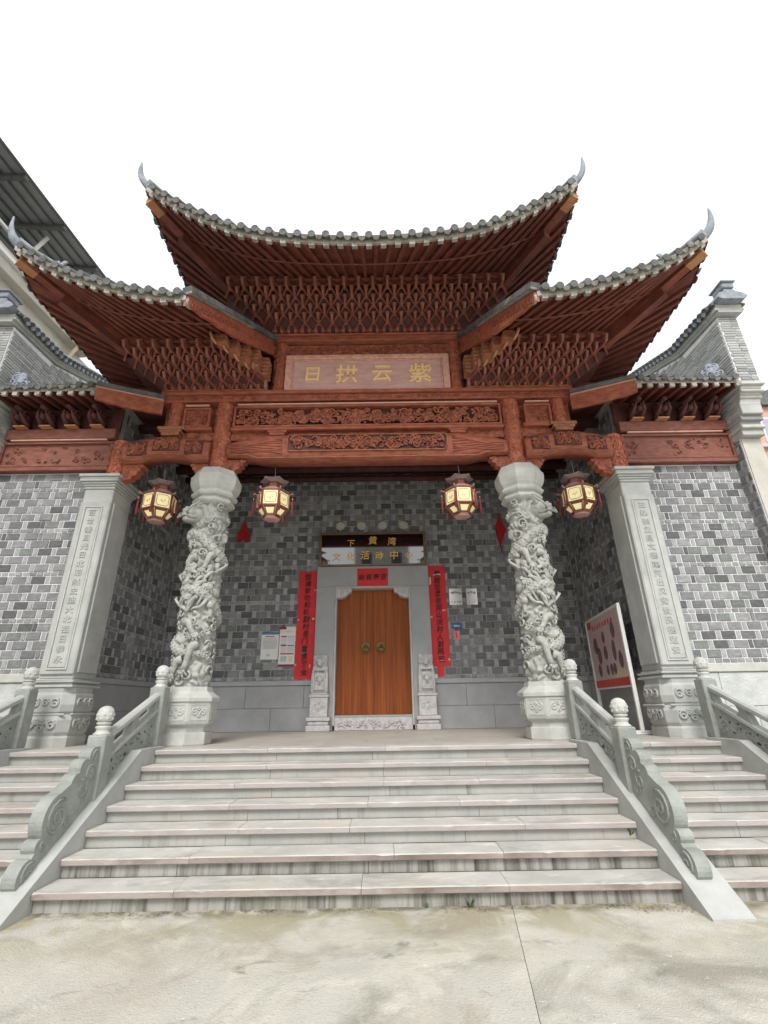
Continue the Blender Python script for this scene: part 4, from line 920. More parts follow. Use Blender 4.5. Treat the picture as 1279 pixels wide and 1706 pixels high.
def eave_dressing(T, P, n, up_dir, name_prefix='', depth=1.0, pale=True):
    """P(t)->(eave point, direction down-slope outward (unit), tangent) ; n tile columns"""
    for i in range(n):
        t = (i+.5)/n; p, o, tg, sl = P(t)
        # sl: unit vector up the slope
        nrm = sl.cross(tg).normalized()
        if nrm.z < 0: nrm = -nrm
        base = p+nrm*.075
        m = MB(); r = .054; jit = rnd.uniform(-.006, .006)
        path = [base+o*(.05+jit), base+sl*.25, base+sl*.55, base+sl*depth]
        m.tube(path, [r, r*.97, r*.96, r*.95], 10)
        m.tube([base+o*(.064+jit), base+o*(.045+jit)], r*1.12, 10); m.build('cap_tile', 'tile', T)
        if pale:
            m = MB(); c_ = p+Vector((0, 0, -.062)); tx = tg*.045; oo = o*.02; zz = Vector((0, 0, .035))
            f_ = [c_-tx-zz+oo, c_+tx-zz+oo, c_+tx+zz+oo, c_-tx+zz+oo]; bk = [v_-o*.07 for v_ in f_]
            m.add(f_+bk, [(0, 1, 2, 3), (7, 6, 5, 4), (0, 4, 5, 1), (1, 5, 6, 2), (2, 6, 7, 3), (3, 7, 4, 0)]); m.build('rafter_end', 'tile_pale', T)
        if i < n-1:
            t2 = (i+1)/n; p2, o2, tg2, sl2 = P(t2); n2 = sl2.cross(tg2).normalized()
            if n2.z < 0: n2 = -n2
            m = MB(); wd = .062
            a = p2+o2*.055+n2*.035; b = p2+sl2*depth*.6+n2*.035
            L_ = tg2*wd; dn = n2*.055
            m.add([a-L_+n2*.012, a-L_*.5-dn*.5, a-dn*.7, a+L_*.5-dn*.5, a+L_+n2*.012, a+L_+n2*.03, a-L_+n2*.03, b-L_, b-L_*.5-dn*.3, b-dn*.4, b+L_*.5-dn*.3, b+L_, b+L_+n2*.02, b-L_+n2*.02],
                  [(0, 1, 2, 3, 4, 5, 6), (0, 7, 8, 1), (1, 8, 9, 2), (2, 9, 10, 3), (3, 10, 11, 4), (4, 11, 12, 5), (5, 12, 13, 6), (6, 13, 7, 0)]); m.build('drip_tile', 'tile_mid', T)

def gate_roof(T, xs_in, xc, ztab, zside, inner_mirror, brk, ridge, verge=None, sign=1, ncol=32, nside=12, yback=4.9, tip=None, sidefall=.25):
    """front eave from xs_in to xc (upper roof: -xc..xc); local u = x*sign"""
    S = sign
    zE = lambda x: interp(ztab, abs(x))
    (bx0, bx1, yb, zb) = brk        # bracket top line: x from bx0 to bx1 at y=yb z=zb
    (rx0, rx1, yr, zr) = ridge
    x0 = -xc if inner_mirror else xs_in
    def E(t): x = lerp(x0, xc, t); return Vector((S*x, RYE, zE(x)))
    def B(t): return Vector((S*lerp(bx0, bx1, t), yb, zb+.12+.25*(max(0, (zE(lerp(x0, xc, t))-ztab[0][1]))**1.2)*.35))
    def Rg(t): return Vector((S*lerp(rx0, rx1, t), yr, zr))
    # side eave of the outer end (and of the other end for the central roof)
    sides = (1, -1) if inner_mirror else (1,)
    zs = lambda y: lerp(zE(xc), zside, min(1, (y-RYE)/.5))-sidefall*max(0, y-RYE-.5)*.0
    # soffit
    m = MB(); NU, NV = 64, 8
    m.grid(lambda u, v: E(u).lerp(B(u), v), NU, NV)
    for sd in sides:
        def Es(u, sd=sd): y = lerp(RYE, yback, u); return Vector((S*sd*xc, y, zs(y)))
        def Bs(u, sd=sd): y = lerp(yb, yback, u); e = B(1) if sd == 1 else B(0); return Vector((e.x, y, e.z))
        m.grid(lambda u, v: Es(u).lerp(Bs(u), v), 24, 6)
    m.build('soffit', 'wood_soffit', T)
    # tile bed
    m = MB(); lift = Vector((0, 0, .05))
    m.grid(lambda u, v: E(u).lerp(Rg(u), v)+lift, NU, NV)
    for sd in sides:
        def Es(u, sd=sd): y = lerp(RYE, yback, u); return Vector((S*sd*xc, y, zs(y)))
        def Rs(u, sd=sd): e = Rg(1) if sd == 1 else Rg(0); return Vector((e.x, lerp(yr, yback, u), e.z))
        m.grid(lambda u, v: Es(u).lerp(Rs(u), v)+lift, 24, 6)
    m.build('tile_bed', 'tile', T)
    # pale eave board closing the front edge
    m = MB(); m.grid(lambda u, v: E(u)+Vector((0, -.012, lerp(-.035, .07, v))), NU, 1); m.grid(lambda u, v: E(u)+Vector((0, .03-.042*v, -.035)), NU, 1)
    m.build('eave_board', 'tile_pale', T)
    for sd in sides:
        m = MB(); 
        def Es(u, sd=sd): y = lerp(RYE, yback, u); return Vector((S*sd*xc, y, zs(y)))
        m.grid(lambda u, v: Es(u)+Vector((S*sd*.012, 0, lerp(-.035, .07, v))), 24, 1); m.build('eave_board', 'wood_soffit', T)
    def PF(t):
        p = E(t); e = .01; tg = (E(min(1, t+e))-E(max(0, t-e))).normalized(); sl = (Rg(t)-p).normalized(); o = Vector((0, -1, -.18)).normalized(); return p, o, tg, sl
    eave_dressing(T, PF, ncol, None)
    for sd in sides:
        def PS(t, sd=sd):
            y = lerp(RYE+.12, yback, t); p = Vector((S*sd*xc, y, zs(y))); tg = Vector((0, 1, 0)); e = Rg(1) if sd == 1 else Rg(0); r_ = Vector((e.x, max(y, yr), e.z)); return p, Vector((S*sd, 0, -.2)).normalized(), tg, (r_-p).normalized()
        eave_dressing(T, PS, nside, None, depth=.5, pale=False)
    # rafters
    for i in range(ncol+1):
        t = i/ncol; a = E(t); b = B(t); d = Vector((0, 0, -.035)); m = MB(); m.bar(a.lerp(b, .02)+d, b+d, .065, .07); m.build('rafter', 'wood_soffit', T)
    for sd in sides:
        for i in range(1, nside):
            u = i/nside; y = lerp(RYE, yback, u); e = B(1) if sd == 1 else B(0)
            a = Vector((S*sd*xc, y, zs(y)-.035)); b = Vector((e.x, lerp(yb, yback, u), e.z-.035)); m = MB(); m.bar(a.lerp(b, .02), b, .065, .07); m.build('rafter', 'wood_soffit', T)
    # curved eave purlin seen as a dark line halfway
    m = MB(); m.tube([E(i/40).lerp(B(i/40), .5)+Vector((0, 0, -.075)) for i in range(41)], .02, 6); m.build('purlin', 'wood_soffit', T)
    # hip ridges, upturned tips, corner beams
    for sd in sides:
        c = Vector((S*sd*xc, RYE, zE(xc))); rr = Rg(1) if sd == 1 else Rg(0); bb = B(1) if sd == 1 else B(0)
        pts = [rr.lerp(c, k/8)+Vector((0, 0, .17-.30*sin(pi*k/8)*.55)) for k in range(9)]
        m = MB(); m.tube(pts, .075, 8); m.build('hip_ridge', 'ridge', T)
        tx, tz = tip; T0 = pts[-3]; T1 = c+Vector((0, 0, .09)); T4 = Vector((S*sd*tx, RYE-.05, tz))
        path = []
        for k in range(15):
            t = k/14; p = T0*(1-t)**3+T1*3*t*(1-t)**2*1.0+(T1+Vector((S*sd*.17, -.03, .02)))*3*t*t*(1-t)+T4*t**3; path.append(p)
        m = MB(); m.tube(path, [.125*(1-k/14)**.8+.012 for k in range(15)], 8, flat=.45); m.build('upturned_tip', 'ridge', T)
        a = bb+Vector((0, 0, -.10)); b = c.lerp(bb, .07)+Vector((0, 0, -.10))
        m = MB(); m.bar(a, b, .15, .18); m.build('corner_beam', 'wood_bracket', T)
        m = MB(); m.bar(b.lerp(a, .14), b.lerp(a, -.02), .17, .2); m.build('beam_end', 'wood_light', T)
        m = MB(); m.bar(a.lerp(b, -.1)+Vector((0, 0, -.15)), a.lerp(b, .62)+Vector((0, 0, -.16)), .13, .16); m.build('corner_beam', 'wood_soffit', T)
    return E, B, Rg
def bracket_field(T, s, xa0, xb0, xa1, xb1, y0, z0, y1, z1, pitch, rows=5, corners=(True, True)):
    """bracket lattice stepping out from (y0,z0) to (y1,z1); x-range widens from xa0..xb0 to xa1..xb1"""
    m = MB(); 
    def Q(u, v): return (s*lerp(lerp(xa0, xa1, v), lerp(xb0, xb1, v), u), lerp(y0, y1, v)+.17, lerp(z0, z1, v)-.02)
    m.grid(Q, 2, 2, 0, False)
    # closing boards at both ends, running back
    for e in (0, 1):
        p0, p1 = Vector(Q(e, 0)), Vector(Q(e, 1)); m.add([p0, p1, p1+Vector((0, 1.8, 0)), p0+Vector((0, 1.8, 0))], [(0, 1, 2, 3)])
    q0, q1 = Q(0, 1), Q(1, 1); m.add([q0, q1, (q1[0], q1[1], q1[2]+.34), (q0[0], q0[1], q0[2]+.34)], [(0, 1, 2, 3)])
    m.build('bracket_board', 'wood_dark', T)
    for r in range(rows+1):
        v = r/rows; xa, xb = lerp(xa0, xa1, v), lerp(xb0, xb1, v); y, z = lerp(y0, y1, v), lerp(z0, z1, v)
        if r == 0:
            n = max(2, round((xb-xa)/(pitch*.5)))
            for i in range(n): inst('bracket_tooth', TM, T, (s*lerp(xa+.05, xb-.05, i/(n-1)), y, z+.09))
            continue
        off = pitch*.5*(r % 2); x = math.ceil((xa-off)/pitch)*pitch+off
        while x < xb-.03:
            if x > xa+.03: inst('bracket', BM, T, (s*x, y, z+.05), (0, 0, 0), (pitch/.30, 1.0, 1.0))
            x += pitch
        m = MB(); m.box(min(s*xa, s*xb), max(s*xa, s*xb), y+.02, y+.05, z+.125, z+.155); m.build('tie_rail', 'wood_bracket', T)
    m = MB(); m.bev(min(s*xa1, s*xb1)-.03, max(s*xa1, s*xb1)+.03, y1-.06, y1+.10, z1+.16, z1+.30, .01); m.build('eave_purlin', 'wood_bracket', T)

# central roof
T = thing('central_roof', 'highest central roof with upturned corners over the name board', 'roof', (0, 2.6, 8.9))
ZU = [(0, 8.50), (.84, 8.545), (1.35, 8.61), (1.7, 8.68), (2.05, 8.78), (2.4, 8.95), (2.82, 9.19), (3.2, 9.45), (3.48, 9.67), (3.68, 9.84)]
gate_roof(T, 0, 3.68, ZU, 9.74, True, (-2.85, 2.85, 1.92, 9.50), (-2.1, 2.1, 2.9, 10.55), ncol=32, nside=16, tip=(3.84, 10.47))
bracket_field(T, 1, -1.98, 1.98, -2.85, 2.85, 2.66, 8.91, 1.95, 9.36, .285)
m = MB(); m.tube([(-2.2, 2.9, 10.62), (2.2, 2.9, 10.62)], .12, 8); m.build('main_ridge', 'ridge', T)
m = MB(); m.box(-2.0, 2.0, 2.9, 4.9, 8.9, 10.4); m.build('roof_core', 'wood_dark', T)

# lower side roofs
ZL = [(2.65, 7.36), (3.08, 7.385), (3.5, 7.47), (3.95, 7.61), (4.55, 7.84), (4.95, 8.06), (5.3, 8.3), (5.52, 8.47)]
for s, nm in ((-1, 'left'), (1, 'right')):
    T = thing('side_roof', 'lower %s roof with an upturned outer corner beside the name board' % nm, 'roof', (s*4, 2.6, 7.5), 'side roofs of the gate')
    gate_roof(T, 2.65, 5.53, ZL, 8.16, False, (2.35, 4.6, 1.92, 7.97), (2.0, 4.2, 2.78, 8.75), sign=s, ncol=13, nside=14, tip=(5.70, 9.14), yback=4.4)
    bracket_field(T, s, 1.97, 4.05, 2.30, 4.60, 2.66, 7.50, 1.95, 7.83, .27)
    # verge board at the inner end
    A0, A1 = Vector((s*2.64, .30, 7.42)), Vector((s*1.97, 2.72, 8.72)); m = MB(); poly = []
    for i in range(25):
        t = i/24; h = .20+.17*min(1, t*2.2); sc_ = .025*abs(sin(t*pi*6)) if t < .55 else 0
        poly.append((t, -h+sc_))
    poly = [(0, .0)]+poly[0:]+[(1, 0)]
    dx = Vector((-s*.035, 0, 0))
    m.prism(poly, lambda a, b: tuple(A0.lerp(A1, a)+Vector((0, 0, b))+dx), lambda a, b: tuple(A0.lerp(A1, a)+Vector((0, 0, b))-dx)); vb = m.build('verge_board', 'wood', T)
    m = MB(); m.bar(A0+Vector((-s*.02, -.06, .05)), A1+Vector((-s*.02, 0, .05)), .16, .10); m.build('verge_tile', 'tile', T)
    m = MB(); m.bar(A0+Vector((-s*.04, -.05, .015)), A1+Vector((-s*.04, 0, .015)), .10, .03); m.build('verge_strip', 'tile_pale', T)
    e = MB()
    for k in range(14):
        t = .04+.5*k/14; p = A0.lerp(A1, t)+Vector((-s*.045, 0, -.16))
        e.tube([p+Vector((0, a*.9, b+a*.45)) for a, b in spiral(0, 0, .05, 1.2, 1, 1, 10)], .009, 4)
    e.build('relief', 'wood', vb)
    # end scroll under the verge corner
    m = MB(); m.tube([(s*2.62, .34+a, 7.28+b) for a, b in spiral(0, 0, .08, 1.4, 1, 0, 12)], .022, 6); m.build('end_scroll', 'tile_pale', T)
    # golden brown cloud arms climbing beside the post
    for k in range(5):
        X0 = 2.03+.135*k; y = 2.60-.23*k; z = 7.66+.005*k
        for j in range(5):
            zz = z+.088*j
            if zz > 8.10-.07*k: break
            m = MB()
            poly = [(-.12, .035), (-.08, .008), (0, 0), (.06, .008), (.10, .035), (.085, .065), (.03, .075), (-.10, .075)]
            m.prism(poly, lambda a, b: (s*(X0-a), y-.13, zz+b), lambda a, b: (s*(X0-a), y+.10, zz+b)); m.build('cloud_arm', 'wood_gold', T)
        m = MB(); m.tube([(s*(X0+.08+.06*sin(a)), y-.10-.16*sin(a), z-.03+.12*(1-cos(a))) for a in [i*1.57/8 for i in range(9)]], .026, 6); m.build('cloud_hook', 'wood_light', T)
    # little ornaments on the hip ridge
    for (x, y, z, k) in ((5.02, .62, 8.42, 0), (3.98, .85, 8.05, 1)):
        m = MB()
        if k == 0:
            for a in range(6): m.tube([(s*x, y, z-.1), (s*(x+.05*cos(a)), y, z+.06), (s*(x+.11*cos(a*1.05)), y+.02*sin(a), z+.12+.04*sin(a))], [.035, .03, .018], 6)
        else:
            m.tube([(s*x, y, z-.25), (s*x, y, z), (s*(x+.05), y, z+.13), (s*(x+.07), y, z+.2)], [.05, .05, .04, .012], 7); m.tube([(s*x, y, z), (s*(x+.14), y, z-.02)], [.04, .012], 6)
        m.build('ridge_ornament', 'ornament' if k == 0 else 'ridge', T)

# wing roofs
for s, nm in ((-1, 'left'), (1, 'right')):
    T = thing('wing_roof', 'small tiled eave over the %s wing wall' % nm, 'roof', (s*6.1, 3.0, 7.3), 'eaves over the wing walls')
    x0, x1, ye, ze = 5.10, 7.12, 2.36, 7.27
    E_ = lambda t: Vector((s*lerp(x0, x1, t), ye, ze+.02*(1-t)))
    m = MB(); m.grid(lambda u, v: (s*lerp(x0, x1, u), lerp(ye, 3.34, v), lerp(ze, 7.42, v)), 4, 2); m.build('soffit', 'wood_soffit', T)
    m = MB(); m.grid(lambda u, v: (s*lerp(x0, x1, u), lerp(ye, 4.6, v), lerp(ze+.05, 8.5, v)), 4, 2); m.build('tile_bed', 'tile', T)
    m = MB(); m.grid(lambda u, v: E_(u)+Vector((0, -.012, lerp(-.04, .06, v))), 4, 1); m.build('eave_board', 'tile_pale', T)
    eave_dressing(T, lambda t: (E_(t), Vector((0, -1, -.2)).normalized(), Vector((s, 0, 0)), Vector((0, 1, .55)).normalized()), 9, None, pale=False)
    for i in range(10):
        x = s*lerp(x0+.08, x1-.05, i/9); m = MB(); m.bar((x, ye+.02, ze-.04), (x, 3.1, 7.33), .06, .07); m.build('rafter', 'wood_soffit', T)
        m = MB(); m.box(x-.045, x+.045, ye-.03, ye+.02, ze-.11, ze-.035); m.build('rafter_end', 'tile_pale', T)
    A0, A1 = Vector((s*5.11, 2.33, 7.25)), Vector((s*4.0, 2.72, 7.20)); n_ = Vector((A1.y-A0.y, -(A1.x-A0.x), 0)).normalized()*.03
    m = MB(); poly = [(0, .04), (0, -.21)]+[(.12+.1*k, -.23-.015*(k % 2)-.02*k*.3) for k in range(4)]+[(.55, -.27), (1, -.27), (1, .04)]
    m.prism(poly, lambda a, b: tuple(A0.lerp(A1, a)+Vector((0, 0, b))+n_), lambda a, b: tuple(A0.lerp(A1, a)+Vector((0, 0, b))-n_)); m.build('verge_board', 'wood', T)
    m = MB(); m.bar(A0+Vector((0, 0, .09)), A1+Vector((0, 0, .09)), .2, .09); m.build('verge_tile', 'tile', T)
    m = MB(); m.bar(A0+Vector((0, -.03, .05)), A1+Vector((0, -.03, .05)), .09, .02); m.build('verge_strip', 'wood_strip', T)
    m = MB(); q = random.Random(3)
    for k in range(22):
        a = q.uniform(0, 6.28); c = Vector((s*(6.88+q.uniform(-.12, .12)), 2.62+q.uniform(-.06, .06), 7.52+q.uniform(0, .34)))
        m.tube([c+Vector((x_, .0, z_)) for x_, z_ in spiral(0, 0, q.uniform(.05, .1), 1.2, q.choice((-1, 1)), a, 9)], .022, 6)
    m.tube([(s*6.88, 2.65, 7.4), (s*6.88, 2.65, 7.9)], [.13, .05], 8); m.build('ridge_ornament', 'ornament', T)

# ------------------------------------------------------------------ door, its stone surround and guardian stones
T = thing('stone_door_frame', 'plain grey stone surround of the double door', 'door frame', (0, YB, ZP))
for s in (-1, 1):
    a, b = sorted((s*.93, s*1.40)); m = MB(); m.bev(a, b, YB-.10, YB+.2, ZP, 4.39, .008); m.build('jamb', 'stone_door', T)
    a, b = sorted((s*.885, s*.93)); m = MB(); m.bev(a, b, YB-.125, YB+.2, ZP+.1, 4.345, .008); m.build('inner_moulding', 'stone_pale', T)
m = MB(); m.bev(-1.40, 1.40, YB-.10, YB+.2, 4.392, 4.91, .008); m.build('lintel', 'stone_door', T)
m = MB(); m.bev(-.93, .93, YB-.125, YB+.2, 4.346, 4.391, .008); m.build('inner_moulding', 'stone_pale', T)
for s in (-1, 1):
    m = MB(); p = [(0, 0), (.36, 0), (.36, -.09), (.27, -.12), (.22, -.19), (.1, -.24), (.0, -.24)]
    m.prism([(s*(.885-a), 4.345+b) for a, b in p], lambda a, b: (a, YB-.09, b), lambda a, b: (a, YB+.12, b)); k = m.build('corner_bracket', 'stone_guard', T)
    e = MB()
    for (a, b, R) in ((.1, -.1, .06), (.24, -.06, .045)): e.tube([(p_, YB-.094, r_) for p_, r_ in spiral(s*(.885-a), 4.345+b, R, 1.3, s, 1, 12)], .01, 5)
    e.build('relief', 'stone_guard', k)
m = MB(); m.bev(-.885, .885, YB-.10, YB+.2, ZP+.002, 1.39, .01); m.build('threshold', 'stone_guard', T)
m = MB(); m.bev(-.885, .885, YB-.06, YB+.2, 1.392, 1.435, .006); m.build('sill', 'stone_door', T)
m = MB(); carving(m, -.8, .8, 1.15, 1.37, YB-.098, 34, 77, (.04, .08), .010, depth=.008); m.build('relief', 'stone_guard', T)

DT = thing('double_door', 'tall reddish brown wooden double door with bronze ring knockers', 'door', (0, YB+.16, 1.44))
for s in (-1, 1):
    L0 = None
    edges = [.003, .17, .31, .47, .60, .76, .884]; m = MB(); a, b = sorted((s*.002, s*.884)); m.box(a, b, YB+.155, YB+.20, 1.437, 4.344); leaf = m.build('door_leaf', 'door_wood', DT)
    for i in range(6):
        a, b = sorted((s*(edges[i]+.001), s*(edges[i+1]-.001))); m = MB(); m.bev(a, b, YB+.14+rnd.uniform(0, .003), YB+.154, 1.438, 4.343, .002); pk = m.build('plank', 'door_wood', leaf)
    c = (s*.185, YB+.14, 2.96); m = MB(); 
    for (r, d) in ((.115, .0), (.10, .018), (.07, .028)): m.tube([(c[0], c[1]+.01, c[2]), (c[0], c[1]-.012-d, c[2])], r, 18, smooth=False)
    m.ell((c[0], c[1]-.04, c[2]), (.05, .035, .05), 10, 7)
    for k in range(18):
        a = 2*pi*k/18; m.ell((c[0]+.10*cos(a), c[1]-.018, c[2]+.10*sin(a)), (.012, .01, .012), 6, 4)
    for k in (-1, 1): m.ell((c[0]+k*.03, c[1]-.06, c[2]+.02), (.016, .016, .016), 6, 4)
    kn = m.build('knocker', 'bronze', DT)
    m = MB(); m.tube([(c[0]+.075*sin(2*pi*k/20), c[1]-.07-.01*cos(2*pi*k/20), c[2]-.07+.075*cos(2*pi*k/20)) for k in range(21)], .011, 6); m.build('ring', 'bronze', kn)

def guardian(s, label):
    cx = s*1.225; T = thing('guardian_stone', label, 'door stone', (cx, 6.42, ZP), 'guardian stones at the door')
    Y1 = YB-.102
    def b(hw, y0, z0, z1, bv=.012): m = MB(); m.bev(cx-hw, cx+hw, y0, Y1, z0, z1, bv); return m.build('block', 'stone_guard', T)
    b(.265, 6.28, 1.122, 1.245); b(.235, 6.31, 1.247, 1.33, .02); b(.265, 6.28, 1.332, 1.41); b(.20, 6.34, 1.412, 1.82)
    b(.225, 6.32, 1.822, 1.875); b(.195, 6.35, 1.877, 1.91, .01)
    m = MB(); rings = []
    for i in range(14):
        t = i/13; z = lerp(1.912, 2.52, t); d = 6.36+.05*sin(t*pi)*-1+.07*t; hw = .19-.025*t+.015*sin(t*pi)
        rings.append([(cx-hw, d+.02, z), (cx-hw+.02, d, z), (cx+hw-.02, d, z), (cx+hw, d+.02, z), (cx+hw, Y1, z), (cx-hw, Y1, z)])
    m.loft(rings, True, 0, True); bd = m.build('body', 'stone_guard', T)
    m = MB()
    for (a0, a1, z0, z1) in ((-.13, -.115, 1.99, 2.4), (.115, .13, 1.99, 2.4), (-.13, .13, 1.98, 1.995), (-.13, .13, 2.395, 2.41)): m.box(cx+a0, cx+a1, 6.30, 6.40, z0, z1)
    for (u, z, R) in ((-.05, 2.22, .045), (.05, 2.22, .045), (0, 2.14, .05), (0, 2.28, .03)): m.tube([(p, 6.315, r) for p, r in spiral(cx+u, z, R, 1.2, 1 if u < 0 else -1, 1, 12)], .013, 5)
    m.ell((cx, 6.32, 2.2), (.06, .03, .06), 8, 6); m.build('relief', 'stone_guard', bd)
    m = MB(); m.bev(cx-.165, cx+.165, 6.43, Y1, 2.522, 2.74, .02); m.build('block', 'stone_guard', T)
    m = MB(); c = Vector((cx, 6.42, 2.58))
    m.ell(c, (.10, .09, .095), 12, 8); m.ell(c+Vector((0, -.07, -.02)), (.06, .05, .045), 10, 6); m.ell(c+Vector((0, -.06, -.065)), (.055, .045, .02), 8, 5)
    for k in (-1, 1): m.ell(c+Vector((k*.04, -.075, .035)), (.02, .02, .02), 7, 5); m.ell(c+Vector((k*.09, -.02, .06)), (.03, .02, .035), 7, 5)
    for k in range(12):
        a = 2*pi*k/12; m.tube([(p, c.y+.0, r) for p, r in spiral(c.x+.12*cos(a), c.z+.11*sin(a), .035, 1.1, 1, a, 8)], .015, 5)
    m.build('lion_head', 'stone_guard', T)
    m = MB()
    for (u, z, R) in ((-.09, 1.62, .06), (.09, 1.62, .06), (0, 1.58, .05), (0, 1.7, .04)): m.tube([(p, 6.336, r) for p, r in spiral(cx+u, z, R, 1.2, 1 if u < 0 else -1, 1, 12)], .009, 5)
    m.build('relief', 'stone_guard', T)
guardian(-1, 'carved pale guardian stone with a lion head, left of the door')
guardian(1, 'carved pale guardian stone with a lion head, right of the door')

# ------------------------------------------------------------------ signs on the back wall
SG = thing('signboard', 'black lacquered signboard with gilt characters above the door', 'sign', (0, YB-.05, 4.915))
TILT = radians(-4.7)
def sgp(x, y, z): return (x, YB-.06+y*cos(TILT)+(z-4.92)*sin(TILT), 4.92+(z-4.92)*cos(TILT))
def sgbox(x0, x1, y0, y1, z0, z1, name, mt):
    m = MB(); m.box(x0, x1, y0, y1, z0, z1); m.v = [sgp(*v) for v in m.v]; return m.build(name, mt, SG)
sgbox(-1.31, 1.31, -.01, .02, 4.965, 5.755, 'panel', 'black_lacquer')
for (a, b, c, d) in ((-1.365, 1.365, 4.92, 4.965), (-1.365, 1.365, 5.755, 5.80), (-1.365, -1.31, 4.965, 5.755), (1.31, 1.365, 4.965, 5.755)): sgbox(a, b, -.05, .025, c, d, 'frame', 'frame_gilt')
for (ch, x, z, sz) in (('下', -.56, 5.515, .20), ('黄', .01, 5.59, .23), ('湾', .50, 5.56, .22), ('文', -.92, 5.17, .22), ('化', -.56, 5.18, .22), ('活', -.19, 5.20, .23), ('动', .17, 5.19, .22), ('中', .55, 5.20, .24), ('心', .93, 5.21, .21)):
    put_glyph(ch, SG, sgp(x, -.016, z), sz, 'gold_letter', .008, .016, (-TILT, 0, 0), shear=.08)

for k, x in enumerate((-.843, -.289, .264, .818)):
    m = MB(); m.prism([(x+.125*cos(pi/6+k2*pi/3), 6.02+.125*sin(pi/6+k2*pi/3)) for k2 in range(6)], lambda a, b: (a, YB-.05, b), lambda a, b: (a, YB+.01, b))
    o = m.build('hexagonal_boss', 'hex_wood'); tag(o, ('first', 'second', 'third', 'fourth')[k]+' from the left of four pale hexagonal bosses above the signboard', 'boss', 'hexagonal bosses over the door')

def paper(mb, x0, x1, z0, z1, y, seed, torn=0.0, curl=.006, nx=5, nz=24, dx=0.0):
    q = random.Random(seed); off = q.uniform(0, 50)
    def fn(u, v):
        x = lerp(x0, x1, u)+dx*(v-.5); z = lerp(z0, z1, v)
        if torn and v < .08: z += torn*abs(noise.noise(Vector((u*5, off, 0))))
        e = (abs(u-.5)*2)**4
        return (x, y-.002-curl*(.5+.5*noise.noise(Vector((u*2.2, v*7, off))))-curl*1.4*e, z)
    mb.grid(fn, nx, nz)
def couplet(name, label, x0, x1, z0, z1, y, text, size, seed, vertical=True, skip=0, dx=0.0):
    T = thing(name, label, 'couplet', ((x0+x1)/2, y, z0)); m = MB(); paper(m, x0, x1, z0, z1, y, seed, dx=dx); m.build('paper', 'red_paper', T)
    n = len(text); q = random.Random(seed)
    for i, ch in enumerate(text):
        if vertical: p = ((x0+x1)/2+q.uniform(-.012, .012)+dx*(.5-(i+.5)/n), y-.022, lerp(z1-.15, z0+.16, i/(n-1)))
        else: p = (lerp(x0+.11, x1-.11, i/(n-1)), y-.022, (z0+z1)/2+q.uniform(-.01, .01))
        put_glyph(ch, T, p, size*q.uniform(.92, 1.06), 'ink', .002, .014, (0, q.uniform(-.05, .05), 0), shear=q.uniform(.02, .15), sx=q.uniform(.9, 1.05))
    return T
couplet('door_header_paper', 'small square red paper with black writing on the door lintel', -.39, .385, 4.395, 4.85, YB-.102, '餘有慶吉', .17, 4, False)
CL = couplet('red_couplet', 'long intact red couplet with black writing left of the door', -1.86, -1.41, 2.225, 4.815, YB-.016, '恒满家功和城财村里门富贵复全', .17, 5)
CR = couplet('red_couplet', 'torn and peeling red couplet with black writing right of the door', 1.405, 1.83, 2.47, 4.86, YB-.016, '家庭世恩年河山洪村人财两旺', .17, 6)
for (T_, sp) in ((CL, ((-1.44, 4.33, .05, .03), (-1.46, 3.62, .06, .05), (-1.83, 3.60, .05, .03), (-1.84, 2.55, .04, .05), (-1.5, 2.52, .03, .08))), (CR, ((1.44, 4.52, .045, .22), (1.62, 4.68, .2, .04), (1.43, 3.62, .05, .04), (1.74, 3.78, .1, .03), (1.60, 2.60, .16, .015), (1.80, 2.62, .04, .06), (1.42, 2.26, .10, .07)))):
    for i, (x, z, w_, h_) in enumerate(sp):
        m = MB(); a = .3*sin(i*3); m.add([(x-w_/2, YB-.034, z-h_/2), (x+w_/2, YB-.040, z-h_/2*.7+.02*a), (x+w_/2*.8, YB-.046, z+h_/2), (x-w_/2*.7, YB-.036, z+h_/2*.8)], [(0, 1, 2, 3)]); m.build('torn_patch', 'red_paper_back', T_)
m = MB(); paper(m, 1.51, 1.67, 2.24, 2.50, YB-.018, 9, .05, nx=3, nz=5); m.build('torn_strip', 'red_paper', CR)
m = MB(); paper(m, 1.40, 1.80, 4.78, 4.905, YB-.03, 10, .03, .02, nx=4, nz=4); m.build('folded_edge', 'red_paper', CR)
m = MB(); m.box(1.40, 1.50, YB-.05, YB-.03, 2.20, 2.29); m.build('paper_scrap', 'white_paper', CR)

